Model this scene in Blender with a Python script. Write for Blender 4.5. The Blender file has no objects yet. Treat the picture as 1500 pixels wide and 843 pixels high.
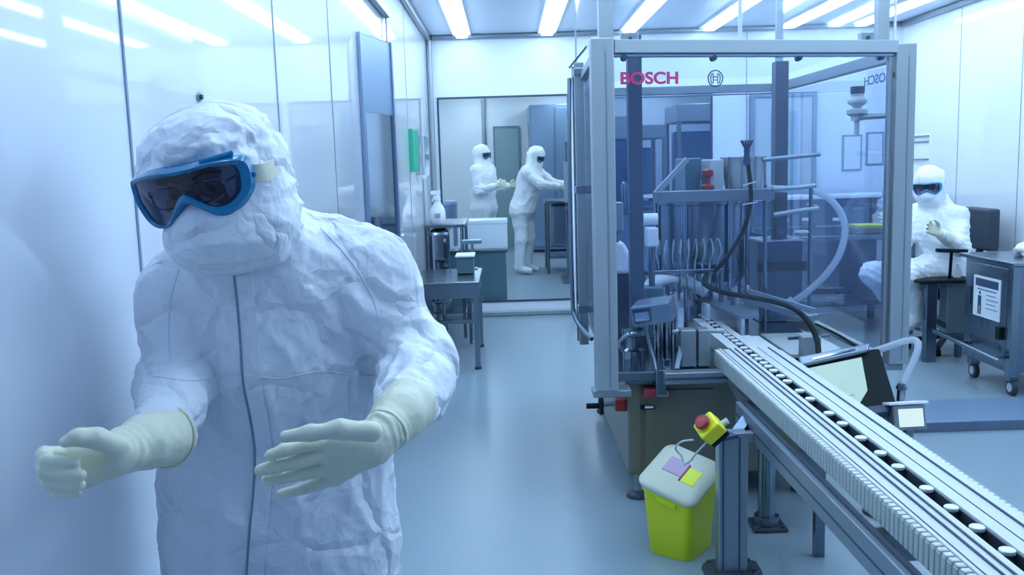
import bpy, bmesh, math, random
import numpy as np
from mathutils import Vector, Matrix
from mathutils.bvhtree import BVHTree
random.seed(4)
C = bpy.context.scene.collection
SC = bpy.context.scene
PI = math.pi

# ------------------------------------------------------------------ camera
FPX, CH = 1350.0, 1.5
_yc = np.array([(740-750)/FPX, -(240-421.5)/FPX, -1.0]); _yc /= np.linalg.norm(_yc)
_zc = np.cross(np.array([1, .030, 0]), _yc); _zc /= np.linalg.norm(_zc)
if _zc[1] < 0: _zc = -_zc
_xc = np.cross(_yc, _zc)
M3 = np.array([_xc, _yc, _zc]).T            # world -> camera axes
def at(px, py, Y):
    """point of the place seen at this pixel, at depth Y"""
    r = M3.T @ np.array([(px-750)/FPX, -(py-421.5)/FPX, -1.0]); r = r*(Y/r[1])
    return Vector((r[0], r[1], r[2]+CH))
def atz(px, py, z):
    r = M3.T @ np.array([(px-750)/FPX, -(py-421.5)/FPX, -1.0]); r = r*((z-CH)/r[2])
    return Vector((r[0], r[1], r[2]+CH))
cam = bpy.data.cameras.new('camera'); co = bpy.data.objects.new('camera', cam); C.objects.link(co)
cam.sensor_width = 36; cam.lens = 36*FPX/1500; cam.clip_start = .02; cam.clip_end = 100
R = Matrix(M3.T.tolist()).to_4x4()
co.matrix_world = Matrix.Translation((0, 0, CH)) @ R
SC.camera = co

# ------------------------------------------------------------------ materials
def mat(name, col, rough=.5, metal=0, coat=0, emis=None, estr=0, spec=.5, bump=None, sss=0, trans=0, alpha=1, coatr=.05, var=None):
    m = bpy.data.materials.new(name); m.use_nodes = True
    nt = m.node_tree; b = nt.nodes['Principled BSDF']
    b.inputs['Base Color'].default_value = (*col, 1); b.inputs['Roughness'].default_value = rough
    b.inputs['Metallic'].default_value = metal; b.inputs['Coat Weight'].default_value = coat
    b.inputs['Coat Roughness'].default_value = coatr
    b.inputs['Specular IOR Level'].default_value = spec
    b.inputs['Subsurface Weight'].default_value = sss
    b.inputs['Subsurface Radius'].default_value = (.02, .02, .02)
    b.inputs['Alpha'].default_value = alpha
    if emis: b.inputs['Emission Color'].default_value = (*emis, 1); b.inputs['Emission Strength'].default_value = estr
    tc = nt.nodes.new('ShaderNodeTexCoord')
    if var:                                  # (scale, amount, stretch) slight colour / roughness variation
        mp = nt.nodes.new('ShaderNodeMapping'); mp.inputs['Scale'].default_value = var[2]
        nz = nt.nodes.new('ShaderNodeTexNoise'); nz.inputs['Scale'].default_value = var[0]; nz.inputs['Detail'].default_value = 5
        nt.links.new(tc.outputs['Object'], mp.inputs[0]); nt.links.new(mp.outputs[0], nz.inputs['Vector'])
        mx = nt.nodes.new('ShaderNodeMix'); mx.data_type = 'RGBA'
        mx.inputs[6].default_value = (*[c*(1-var[1]) for c in col], 1)
        mx.inputs[7].default_value = (*[min(1, c*(1+var[1])) for c in col], 1)
        nt.links.new(nz.outputs['Fac'], mx.inputs[0]); nt.links.new(mx.outputs[2], b.inputs['Base Color'])
        mr = nt.nodes.new('ShaderNodeMapRange'); mr.inputs['To Min'].default_value = max(.02, rough-.08); mr.inputs['To Max'].default_value = rough+.1
        nt.links.new(nz.outputs['Fac'], mr.inputs['Value']); nt.links.new(mr.outputs[0], b.inputs['Roughness'])
    if bump == 'cloth':                      # crumpled non-woven sheet: facets and sharp creases
        n1 = nt.nodes.new('ShaderNodeTexNoise'); n1.inputs['Scale'].default_value = 9; n1.inputs['Detail'].default_value = 3
        ad = nt.nodes.new('ShaderNodeVectorMath'); ad.operation = 'MULTIPLY_ADD'
        ad.inputs[1].default_value = (.10, .10, .10)
        nt.links.new(tc.outputs['Object'], n1.inputs['Vector']); nt.links.new(n1.outputs['Color'], ad.inputs[0]); nt.links.new(tc.outputs['Object'], ad.inputs[2])
        v = nt.nodes.new('ShaderNodeTexVoronoi'); v.feature = 'DISTANCE_TO_EDGE'; v.inputs['Scale'].default_value = 9
        nt.links.new(ad.outputs[0], v.inputs['Vector'])
        cr = nt.nodes.new('ShaderNodeMapRange'); cr.inputs['From Max'].default_value = .16
        nt.links.new(v.outputs['Distance'], cr.inputs['Value'])
        v2 = nt.nodes.new('ShaderNodeTexVoronoi'); v2.feature = 'F1'; v2.inputs['Scale'].default_value = 17
        nt.links.new(ad.outputs[0], v2.inputs['Vector'])
        n2 = nt.nodes.new('ShaderNodeTexNoise'); n2.inputs['Scale'].default_value = 60; n2.inputs['Detail'].default_value = 4
        nt.links.new(tc.outputs['Object'], n2.inputs['Vector'])
        a1 = nt.nodes.new('ShaderNodeMath'); a1.operation = 'MULTIPLY_ADD'; a1.inputs[1].default_value = .8
        nt.links.new(v2.outputs['Distance'], a1.inputs[0]); nt.links.new(cr.outputs[0], a1.inputs[2])
        a2 = nt.nodes.new('ShaderNodeMath'); a2.operation = 'MULTIPLY_ADD'; a2.inputs[1].default_value = .35
        nt.links.new(n2.outputs['Fac'], a2.inputs[0]); nt.links.new(a1.outputs[0], a2.inputs[2])
        bp = nt.nodes.new('ShaderNodeBump'); bp.inputs['Strength'].default_value = .65; bp.inputs['Distance'].default_value = .009
        nt.links.new(a2.outputs[0], bp.inputs['Height']); nt.links.new(bp.outputs[0], b.inputs['Normal'])
    elif bump:
        n2 = nt.nodes.new('ShaderNodeTexNoise'); n2.inputs['Scale'].default_value = bump[0]; n2.inputs['Detail'].default_value = 4
        mp = nt.nodes.new('ShaderNodeMapping'); mp.inputs['Scale'].default_value = bump[3] if len(bump) > 3 else (1, 1, 1)
        nt.links.new(tc.outputs['Object'], mp.inputs[0]); nt.links.new(mp.outputs[0], n2.inputs['Vector'])
        bp = nt.nodes.new('ShaderNodeBump'); bp.inputs['Strength'].default_value = bump[1]; bp.inputs['Distance'].default_value = bump[2]
        nt.links.new(n2.outputs['Fac'], bp.inputs['Height']); nt.links.new(bp.outputs[0], b.inputs['Normal'])
    return m
def clear(name, tint, ior=1.45, rough=.02, haze=0.0, hcol=(.8, .9, 1)):
    """clear sheet: tinted see-through plus real mirror reflection by Fresnel, a little diffuse haze"""
    m = bpy.data.materials.new(name); m.use_nodes = True; nt = m.node_tree
    for n in list(nt.nodes): nt.nodes.remove(n)
    o = nt.nodes.new('ShaderNodeOutputMaterial'); t = nt.nodes.new('ShaderNodeBsdfTransparent'); t.inputs[0].default_value = (*tint, 1)
    g = nt.nodes.new('ShaderNodeBsdfGlossy'); g.inputs['Roughness'].default_value = rough; g.inputs[0].default_value = (1, 1, 1, 1)
    lw = nt.nodes.new('ShaderNodeLayerWeight'); lw.inputs[0].default_value = .5      # Schlick curve, the same from both faces
    pw = nt.nodes.new('ShaderNodeMath'); pw.operation = 'POWER'; pw.inputs[1].default_value = 5.0
    nt.links.new(lw.outputs['Facing'], pw.inputs[0])
    f0 = ((ior-1)/(ior+1))**2; fr = nt.nodes.new('ShaderNodeMath'); fr.operation = 'MULTIPLY_ADD'; fr.inputs[1].default_value = 1-f0; fr.inputs[2].default_value = f0
    nt.links.new(pw.outputs[0], fr.inputs[0])
    mx = nt.nodes.new('ShaderNodeMixShader'); nt.links.new(fr.outputs[0], mx.inputs[0])
    if haze:
        d = nt.nodes.new('ShaderNodeBsdfDiffuse'); d.inputs[0].default_value = (*hcol, 1)
        tl = nt.nodes.new('ShaderNodeBsdfTranslucent'); tl.inputs[0].default_value = (*hcol, 1)
        m3 = nt.nodes.new('ShaderNodeMixShader'); m3.inputs[0].default_value = .5
        nt.links.new(d.outputs[0], m3.inputs[1]); nt.links.new(tl.outputs[0], m3.inputs[2])
        m2 = nt.nodes.new('ShaderNodeMixShader'); m2.inputs[0].default_value = haze
        nt.links.new(t.outputs[0], m2.inputs[1]); nt.links.new(m3.outputs[0], m2.inputs[2]); nt.links.new(m2.outputs[0], mx.inputs[1])
    else: nt.links.new(t.outputs[0], mx.inputs[1])
    nt.links.new(g.outputs[0], mx.inputs[2]); nt.links.new(mx.outputs[0], o.inputs[0])
    return m
MT = {}
MT['wall'] = mat('wall_panel', (.78, .83, .92), .35, coat=1.0, coatr=.035, bump=(.5, .02, .02))
MT['wallm'] = mat('wall_matte', (.80, .86, .94), .45)
MT['far'] = mat('far_wall', (.82, .88, .92), .5)
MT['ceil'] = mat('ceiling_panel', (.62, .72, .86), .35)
MT['floor'] = mat('vinyl_floor', (.235, .32, .385), .30, spec=.5, bump=(220, .06, .001))
MT['steel'] = mat('brushed_steel', (.23, .29, .34), .22, 1, var=(6, .12, (1, 1, .15)))
MT['steeld'] = mat('dark_steel', (.20, .25, .32), .28, 1, var=(5, .12, (1, 1, .2)))
MT['mirror'] = mat('polished_steel', (.34, .41, .49), .07, 1)
MT['alu'] = mat('anodised_aluminium', (.27, .33, .38), .38, .7)
MT['aluw'] = mat('pale_aluminium', (.34, .41, .46), .42, .45)
MT['paint'] = mat('grey_painted_panel', (.21, .215, .18), .35, .45, var=(2, .1, (1, 1, .4)))
MT['black'] = mat('black_plastic', (.008, .014, .018), .6, spec=.15)
MT['dark'] = mat('dark_rubber', (.035, .05, .075), .5)
MT['seam'] = mat('seam', (.22, .28, .38), .5)
MT['wp'] = mat('white_plastic', (.80, .85, .90), .35)
MT['slate'] = mat('slate_metal', (.085, .12, .17), .4, .3)
MT['belt'] = mat('conveyor_plastic', (.60, .645, .66), .6, bump=(300, .2, .001))
MT['skirt'] = mat('chain_plastic', (.36, .42, .42), .45)
MT['wp2'] = mat('off_white_plastic', (.50, .56, .58), .4)
MT['cloth'] = mat('coverall_fabric', (.80, .85, .93), .55, bump='cloth', sss=0.0)
MT['cloth2'] = mat('coverall_fabric_plain', (.82, .87, .93), .6, bump=(14, .4, .02))
MT['glove'] = mat('latex_glove', (.76, .78, .62), .42, sss=.10, bump=(60, .12, .002))
MT['mask'] = mat('mask_fabric', (.70, .76, .87), .6, bump=(26, .25, .006))
MT['skin'] = mat('skin', (.42, .27, .23), .5, sss=.05)
MT['hair'] = mat('hair', (.015, .013, .015), .6)
MT['eye'] = mat('eye_white', (.16, .15, .17), .3)
MT['goggle'] = mat('blue_goggle_rubber', (.004, .20, .42), .25, coat=.3)
MT['lens'] = clear('goggle_lens', (.40, .41, .52), 1.5, .03)
MT['acr'] = clear('clear_acrylic', (.87, .915, .98), 1.35, .02, .013, (.35, .55, 1))
MT['film'] = clear('clear_curtain', (.95, .97, .99), 1.25, .05, .03, (.7, .82, 1))
MT['glass'] = clear('window_glass', (.96, .985, 1), 1.2, .01)
MT['vial'] = clear('vial_glass', (.75, .82, .86), 1.5, .05)
MT['hose'] = clear('milky_hose', (.80, .86, .92), 1.4, .2, .55, (.75, .82, .9))
MT['yellow'] = mat('yellow_plastic', (.66, .74, .015), .33, sss=.0)
MT['yell2'] = mat('yellow_switch', (.85, .80, .02), .35)
MT['lid'] = mat('frosted_lid', (.48, .53, .42), .3)
MT['red'] = mat('red_plastic', (.33, .03, .035), .35)
MT['redp'] = mat('maroon_metal', (.28, .03, .06), .35)
MT['purple'] = mat('mauve_label', (.42, .33, .46), .5)
MT['brand'] = mat('red_lettering', (.50, .03, .17), .5)
MT['ink'] = mat('dark_print', (.03, .06, .12), .5)
MT['greenp'] = mat('green_card', (.02, .42, .25), .4)
MT['teal'] = mat('teal_steel', (.12, .22, .27), .3, .4)
MT['teald'] = mat('teal_door', (.30, .44, .46), .3, .1)
MT['screen'] = mat('screen', (.05, .08, .08), .3, emis=(.42, .66, .66), estr=.55)
MT['screen2'] = mat('small_screen', (.1, .12, .12), .3, emis=(.75, .95, .95), estr=.55)
MT['lampw'] = mat('tube_light', (.9, .9, .9), .4, emis=(.62, .82, 1.0), estr=8)
MT['lampf'] = mat('far_tube_light', (.9, .9, .9), .4, emis=(.66, .84, 1.0), estr=10)
MT['blued'] = mat('blue_grey_machine', (.22, .33, .48), .3, .4)
MT['paper'] = mat('paper', (.72, .78, .84), .6)

# ------------------------------------------------------------------ mesh helpers
class MB:
    def __init__(s): s.v = []; s.f = []
    def add(s, v, f):
        o = len(s.v); s.v += [tuple(p) for p in v]; s.f += [tuple(i+o for i in q) for q in f]; return s
    def box(s, x0, x1, y0, y1, z0, z1, M=None):
        v = [Vector(p) for p in ((x0,y0,z0),(x1,y0,z0),(x1,y1,z0),(x0,y1,z0),(x0,y0,z1),(x1,y0,z1),(x1,y1,z1),(x0,y1,z1))]
        if M: v = [M @ p for p in v]
        return s.add(v, [(3,2,1,0),(4,5,6,7),(0,1,5,4),(1,2,6,5),(2,3,7,6),(3,0,4,7)])
    def bar(s, a, b, w, h, up=(0, 0, 1)):            # rectangular bar between two points
        a = Vector(a); b = Vector(b); d = (b-a).normalized(); u = Vector(up)
        if abs(d.dot(u)) > .99: u = Vector((0, 1, 0))
        x = d.cross(u).normalized(); u = x.cross(d)
        v = [p + x*sx*w/2 + u*su*h/2 for p in (a, b) for sx, su in ((-1,-1),(1,-1),(1,1),(-1,1))]
        return s.add(v, [(0,1,2,3),(7,6,5,4),(0,4,5,1),(1,5,6,2),(2,6,7,3),(3,7,4,0)])
    def tube(s, pts, r, n=10, closed=False, smooth=0, sq=None):
        pts = [Vector(p) for p in pts]
        if smooth: pts = catmull(pts, smooth, closed)
        rs = r if isinstance(r, (list, tuple)) else None
        m = len(pts); prev = None; V = []
        for i, p in enumerate(pts):
            if closed: t = pts[(i+1) % m]-pts[i-1]
            else: t = pts[min(i+1, m-1)]-pts[max(i-1, 0)]
            t.normalize()
            if prev is None:
                u = Vector((0, 0, 1)) if abs(t.z) < .9 else Vector((1, 0, 0))
                x = t.cross(u).normalized()
            else: x = (prev - t*prev.dot(t)).normalized()
            prev = x; y = t.cross(x)
            rr = r if rs is None else rs[0]+(rs[1]-rs[0])*i/(m-1)
            for k in range(n):
                a = 2*PI*k/n; V.append(p + (x*math.cos(a) + y*math.sin(a)*(sq or 1))*rr)
        F = [(i*n+k, i*n+(k+1) % n, ((i+1) % m)*n+(k+1) % n, ((i+1) % m)*n+k) for i in range(m if closed else m-1) for k in range(n)]
        if not closed: F += [tuple(range(n-1, -1, -1)), tuple((m-1)*n+k for k in range(n))]
        return s.add(V, F)
    def cyl(s, a, b, r, n=24): return s.tube([a, b], r, n)
    def lathe(s, c, prof, n=28, M=None, sx=1, sy=1):  # prof: (radius, z)
        V = []; c = Vector(c)
        for r_, z in prof:
            for k in range(n):
                p = Vector((r_*math.cos(2*PI*k/n)*sx, r_*math.sin(2*PI*k/n)*sy, z)); V.append(c + (M @ p if M else p))
        m = len(prof)
        F = [(i*n+k, i*n+(k+1) % n, (i+1)*n+(k+1) % n, (i+1)*n+k) for i in range(m-1) for k in range(n)]
        F += [tuple(range(n-1, -1, -1)), tuple((m-1)*n+k for k in range(n))]
        return s.add(V, F)
    def prism(s, loop0, loop1):
        n = len(loop0)
        return s.add(list(loop0)+list(loop1), [tuple(range(n-1, -1, -1)), tuple(n+k for k in range(n))]+[(k, (k+1) % n, n+(k+1) % n, n+k) for k in range(n)])
    def build(s, name, m, parent=None, bevel=0, smooth=False, seg=2):
        me = bpy.data.meshes.new(name); me.from_pydata(s.v, [], s.f)
        bm = bmesh.new(); bm.from_mesh(me); bmesh.ops.recalc_face_normals(bm, faces=bm.faces)
        bm.to_mesh(me); bm.free()
        me.materials.append(MT[m] if isinstance(m, str) else m)
        o = bpy.data.objects.new(name, me); C.objects.link(o)
        if parent is not None: setpar(o, parent)
        if smooth:
            me.shade_smooth()
            try: me.set_sharp_from_angle(angle=R_(40))
            except Exception: pass
        if bevel:
            b = o.modifiers.new('bevel', 'BEVEL'); b.width = bevel; b.segments = seg; b.limit_method = 'ANGLE'; b.angle_limit = R_(40)
        return o
def R_(d): return d*PI/180
def setpar(o, p):
    """parent keeping the mesh in world coordinates"""
    o.parent = p; o.matrix_parent_inverse = world(p).inverted()
def world(p):
    m = p.matrix_basis.copy()
    if p.parent is not None: m = world(p.parent) @ p.matrix_parent_inverse @ m
    return m
def catmull(P, n, closed=False):
    out = []; m = len(P)
    for i in range(m if closed else m-1):
        if closed: a, b, c, d = P[i-1], P[i], P[(i+1) % m], P[(i+2) % m]
        else: a, b, c, d = P[max(i-1, 0)], P[i], P[i+1], P[min(i+2, m-1)]
        for k in range(n):
            t = k/n
            out.append(.5*((2*b)+(c-a)*t+(2*a-5*b+4*c-d)*t*t+(3*b-a-3*c+d)*t**3))
    if not closed: out.append(P[-1])
    return out
def tag(o, label=None, cat=None, group=None, kind=None):
    if label: o['label'] = label
    if cat: o['category'] = cat
    if group: o['group'] = group
    if kind: o['kind'] = kind
    return o
def thing(name, label, cat, loc=(0, 0, 0), group=None):
    o = bpy.data.objects.new(name, None); C.objects.link(o); o.location = loc; o.empty_display_size = .05
    return tag(o, label, cat, group)
def struct(name, mb, m, bevel=0):
    o = mb.build(name, m, None, bevel); o['kind'] = 'structure'; return o
def text_mesh(name, txt, size, depth, M, m, parent, bold=.0, mirror=False, align='LEFT'):
    cu = bpy.data.curves.new(name, 'FONT'); cu.body = txt; cu.size = size; cu.extrude = depth; cu.offset = bold; cu.align_x = align
    t = bpy.data.objects.new(name+'_tmp', cu); C.objects.link(t)
    bpy.context.view_layer.update()
    me = bpy.data.meshes.new_from_object(t.evaluated_get(bpy.context.evaluated_depsgraph_get()))
    bpy.data.objects.remove(t); bpy.data.curves.remove(cu)
    me.transform(M); me.materials.clear(); me.materials.append(MT[m]); me.name = name
    o = bpy.data.objects.new(name, me); C.objects.link(o); setpar(o, parent); return o

# ------------------------------------------------------------------ signed-distance modelling
def vnoise(P, seed=0):
    """smooth value noise in [-1,1] for an (n,3) array"""
    rs = np.random.RandomState(seed); T = rs.rand(32, 32, 32).astype(np.float32)*2-1
    i = np.floor(P).astype(int); f = (P-i); f = f*f*(3-2*f); i &= 31; j = (i+1) & 31
    x0, y0, z0 = i.T; x1, y1, z1 = j.T; fx, fy, fz = f.T
    l = lambda a, b, t: a+(b-a)*t
    return l(l(l(T[x0,y0,z0], T[x1,y0,z0], fx), l(T[x0,y1,z0], T[x1,y1,z0], fx), fy),
             l(l(T[x0,y0,z1], T[x1,y0,z1], fx), l(T[x0,y1,z1], T[x1,y1,z1], fx), fy), fz)
class SDF:
    """prims: ('cap',a,b,ra,rb,k,squash) ('ell',c,radii,axes,k) ('sub',c,radii,axes)"""
    def __init__(s): s.p = []
    def cap(s, a, b, ra, rb=None, k=.02, sq=None): s.p.append(('cap', np.array(a, float), np.array(b, float), ra, rb if rb is not None else ra, k, sq)); return s
    def chain(s, pts, rs, k=.02, sq=None):
        for i in range(len(pts)-1): s.cap(pts[i], pts[i+1], rs[i], rs[i+1], k, sq)
        return s
    def ell(s, c, r, ax=None, k=.02): s.p.append(('ell', np.array(c, float), np.array(r, float), np.eye(3) if ax is None else np.array(ax, float), k)); return s
    def sub(s, c, r, ax=None): s.p.append(('sub', np.array(c, float), np.array(r, float), np.eye(3) if ax is None else np.array(ax, float))); return s
    def mesh(s, h, disp=None):
        lo = np.full(3, 1e9); hi = -lo
        for q in s.p:
            if q[0] == 'cap': L = np.minimum(q[1]-q[3], q[2]-q[4]); U = np.maximum(q[1]+q[3], q[2]+q[4])
            elif q[0] == 'ell': L = q[1]-q[2].max(); U = q[1]+q[2].max()
            else: continue
            lo = np.minimum(lo, L); hi = np.maximum(hi, U)
        lo -= 3*h; hi += 3*h; n = np.ceil((hi-lo)/h).astype(int)+1
        D = np.full(n, .2, np.float32)
        ax = [lo[i]+h*np.arange(n[i]) for i in range(3)]
        for q in s.p:
            if q[0] == 'cap': L = np.minimum(q[1]-q[3], q[2]-q[4]); U = np.maximum(q[1]+q[3], q[2]+q[4]); mg = q[5]+.05
            else: L = q[1]-q[2].max(); U = q[1]+q[2].max(); mg = .05
            a0 = np.clip(np.floor((L-mg-lo)/h).astype(int), 0, n-1); a1 = np.clip(np.ceil((U+mg-lo)/h).astype(int)+1, 1, n)
            sl = tuple(slice(a0[i], a1[i]) for i in range(3))
            X = ax[0][sl[0]][:, None, None]; Y = ax[1][sl[1]][None, :, None]; Z = ax[2][sl[2]][None, None, :]
            if q[0] == 'cap':
                _, A, B, ra, rb, k, sq = q; w = np.ones(3) if sq is None else np.array(sq)
                dx, dy, dz = (X-A[0])*w[0], (Y-A[1])*w[1], (Z-A[2])*w[2]; b = (B-A)*w; bb = b@b+1e-12
                t = np.clip((dx*b[0]+dy*b[1]+dz*b[2])/bb, 0, 1)
                d = np.sqrt((dx-t*b[0])**2+(dy-t*b[1])**2+(dz-t*b[2])**2)-(ra+(rb-ra)*t)
            else:
                c, r, A = q[1], q[2], q[3]; dx, dy, dz = X-c[0], Y-c[1], Z-c[2]
                l = [(A[i][0]*dx+A[i][1]*dy+A[i][2]*dz) for i in range(3)]
                k0 = np.sqrt(sum((l[i]/r[i])**2 for i in range(3)))+1e-9; k1 = np.sqrt(sum((l[i]/r[i]**2)**2 for i in range(3)))+1e-9
                d = k0*(k0-1)/k1; k = q[4] if q[0] == 'ell' else .012
            E = D[sl]
            if q[0] == 'sub':
                hh = np.maximum(k-np.abs(E+d), 0)/k; D[sl] = np.maximum(E, -d)+hh*hh*k/4
            else:
                hh = np.maximum(k-np.abs(E-d), 0)/max(k, 1e-6); D[sl] = np.minimum(E, d)-hh*hh*k/4
        # surface nets
        S = D < 0
        c = np.zeros(np.array(D.shape)-1, int)
        for i in (0, 1):
            for j in (0, 1):
                for k in (0, 1): c += S[i:i+c.shape[0], j:j+c.shape[1], k:k+c.shape[2]]
        act = (c > 0) & (c < 8); idx = -np.ones(act.shape, int); ii = np.argwhere(act); idx[act] = np.arange(len(ii))
        acc = np.zeros((len(ii), 3)); cnt = np.zeros(len(ii))
        I, J, K = ii.T
        corners = [(a, b, e) for a in (0, 1) for b in (0, 1) for e in (0, 1)]
        for a in corners:
            for ax_ in range(3):
                if a[ax_]: continue
                b = list(a); b[ax_] = 1
                da = D[I+a[0], J+a[1], K+a[2]]; db = D[I+b[0], J+b[1], K+b[2]]
                cr = (da < 0) != (db < 0); t = np.where(cr, da/np.where(cr, da-db, 1), 0)
                p = np.array(a, float)[None, :].repeat(len(ii), 0); p[:, ax_] += t
                acc[cr] += p[cr]; cnt[cr] += 1
        V = (ii + acc/cnt[:, None])*h + lo
        F = []
        for ax_ in range(3):
            u, w = (ax_+1) % 3, (ax_+2) % 3
            A = np.moveaxis(S, (ax_, u, w), (0, 1, 2)); ID = np.moveaxis(idx, (ax_, u, w), (0, 1, 2))
            e = A[:-1] != A[1:]; q = np.argwhere(e[:, 1:-1, 1:-1]); a_, b_, c_ = q[:, 0], q[:, 1]+1, q[:, 2]+1
            f = np.stack([ID[a_, b_-1, c_-1], ID[a_, b_, c_-1], ID[a_, b_, c_], ID[a_, b_-1, c_]], 1)
            fl = ~A[a_, b_, c_]; f[fl] = f[fl][:, ::-1]; F.append(f)
        F = np.concatenate(F)
        if disp is not None:
            e1 = V[F[:, 2]]-V[F[:, 0]]; e2 = V[F[:, 3]]-V[F[:, 1]]; fn = np.cross(e1, e2)
            N = np.zeros_like(V)
            for k in range(4): np.add.at(N, F[:, k], fn)
            N /= np.linalg.norm(N, axis=1)[:, None]+1e-12
            V = V + N*disp(V, N)[:, None]
        return V, F
    def build(s, name, h, m, parent=None, disp=None, sm=2):
        V, F = s.mesh(h, disp)
        me = bpy.data.meshes.new(name); me.vertices.add(len(V)); me.vertices.foreach_set('co', V.astype(np.float32).ravel())
        me.loops.add(F.size); me.loops.foreach_set('vertex_index', F.astype(np.int32).ravel())
        me.polygons.add(len(F)); me.polygons.foreach_set('loop_start', np.arange(0, F.size, 4, dtype=np.int32))
        me.update(calc_edges=True); me.validate()
        bm = bmesh.new(); bm.from_mesh(me); bmesh.ops.recalc_face_normals(bm, faces=bm.faces)
        for _ in range(sm): bmesh.ops.smooth_vert(bm, verts=bm.verts, factor=.5, use_axis_x=True, use_axis_y=True, use_axis_z=True)
        bm.to_mesh(me); bm.free(); me.shade_smooth(); me.materials.append(MT[m])
        o = bpy.data.objects.new(name, me); C.objects.link(o)
        if parent is not None: setpar(o, parent)
        return o
def ridge(n, p=1.5): return (1-np.abs(n))**p
def crumple(V, amp, sc, seed=1, st=(1, 1, 1)):
    P = V*np.array(st)*sc
    w = np.stack([vnoise(P*.7+11, seed+5), vnoise(P*.7+31, seed+6), vnoise(P*.7+57, seed+7)], 1)
    P2 = P+w*.8
    return amp*(ridge(vnoise(P2, seed), 3)-.35+.5*(ridge(vnoise(P2*2.1+7, seed+1), 3)-.35))
def folds(V, c, rad, d, freq, amp, seed=2):
    c = np.array(c); d = np.array(d, float); d /= np.linalg.norm(d)
    q = np.linalg.norm(V-c, axis=1); w = np.exp(-(q/rad)**2)
    ph = (V@d)*freq+2.2*vnoise(V*9+seed*3, seed)
    return amp*w*(1-2*np.abs(np.sin(ph))**.8)
exec_order = []
# ================================================================== ROOM
LX, RX, BY, CZ, NY = -.72, 3.85, 9.05, 2.73, -1.2
FY = 16.6                                       # back of the far room
WZ0, WZ1 = .14, 2.15                            # window opening
W1 = (-.64, .63); W2 = (.70, 2.02)
struct('floor', MB().box(LX-.1, RX+.1, NY, BY+.1, -.08, 0), 'floor')
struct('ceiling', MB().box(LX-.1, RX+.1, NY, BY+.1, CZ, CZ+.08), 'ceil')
struct('wall_left', MB().box(LX-.1, LX, NY, BY, 0, CZ), 'wall')
struct('wall_right', MB().box(RX, RX+.1, NY, BY, 0, CZ), 'wall')
wb = MB()
wb.box(LX, RX, BY, BY+.1, 0, WZ0); wb.box(LX, RX, BY, BY+.1, WZ1, CZ)
wb.box(LX, W1[0], BY, BY+.1, WZ0, WZ1); wb.box(W1[1], W2[0], BY, BY+.1, WZ0, WZ1); wb.box(W2[1], RX, BY, BY+.1, WZ0, WZ1)
struct('wall_back', wb, 'wallm')
def window(n, x0, x1):
    t = thing('window_%d' % n, None, None, ((x0+x1)/2, BY, WZ0)); t['kind'] = 'structure'
    w = .016; f = MB()
    f.box(x0, x1, BY-.008, BY+.03, WZ1-w, WZ1); f.box(x0, x1, BY-.008, BY+.03, WZ0, WZ0+w)
    f.box(x0, x0+w, BY-.008, BY+.03, WZ0+w, WZ1-w); f.box(x1-w, x1, BY-.008, BY+.03, WZ0+w, WZ1-w)
    f.build('frame', 'ink', t)
    MB().box(x0+w, x1-w, BY+.008, BY+.014, WZ0+w, WZ1-w).build('glass', 'glass', t)
window(1, *W1); window(2, *W2)
struct('baseboard_back', MB().box(LX+.03, RX-.03, BY-.035, BY, .0, .055), 'aluw', .012)
struct('baseboard_left', MB().box(LX, LX+.03, NY, BY, 0, .055), 'aluw', .012)
struct('baseboard_right', MB().box(RX-.03, RX, NY, BY, 0, .055), 'aluw', .012)
struct('trim_1', MB().box(LX, LX+.05, BY-.05, BY, .055, CZ), 'aluw', .02)             # corner cove
struct('trim_2', MB().box(LX+.05, RX, BY-.05, BY, CZ-.045, CZ), 'alu', .012)          # ceiling angle
struct('trim_3', MB().box(LX, LX+.045, NY, BY-.05, CZ-.05, CZ), 'alu', .012)
struct('trim_4', MB().box(RX-.045, RX, NY, BY-.05, CZ-.05, CZ), 'alu', .012)
for i, y in enumerate((1.80, 3.0, 3.95, 7.0)):                                         # panel joints, left wall
    struct('trim_%d' % (5+i), MB().box(LX, LX+.003, y-.004, y+.004, .055, CZ-.05), 'seam' if i == 0 else 'aluw')
for i, y in enumerate((7.9, 6.95, 5.9)):
    struct('trim_%d' % (9+i), MB().box(RX-.003, RX, y-.004, y+.004, .055, CZ-.05), 'aluw')
for i, x in enumerate((1.07, 2.35)):
    struct('trim_%d' % (12+i), MB().box(x-.004, x+.004, BY-.003, BY, WZ1+.02 if x < 2.1 else .055, CZ-.05), 'aluw')
# ceiling luminaires: one continuous run per row
rows = [(-.37, 'first'), (.43, 'second'), (1.20, 'third'), (1.95, 'fourth'), (2.70, 'fifth'), (3.38, 'sixth')]
for x, w in rows:
    t = thing('ceiling_light', 'long white fluorescent strip on the ceiling, %s row counted from the left wall' % w, 'ceiling light', (x, 4, CZ), 'fluorescent strips on the ceiling')
    MB().box(x-.085, x+.085, 1.0, 8.95, CZ-.02, CZ).build('housing', 'wp', t)
    MB().box(x-.055, x+.055, 1.05, 8.9, CZ-.05, CZ-.02).build('diffuser', 'lampw', t, .012)

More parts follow.
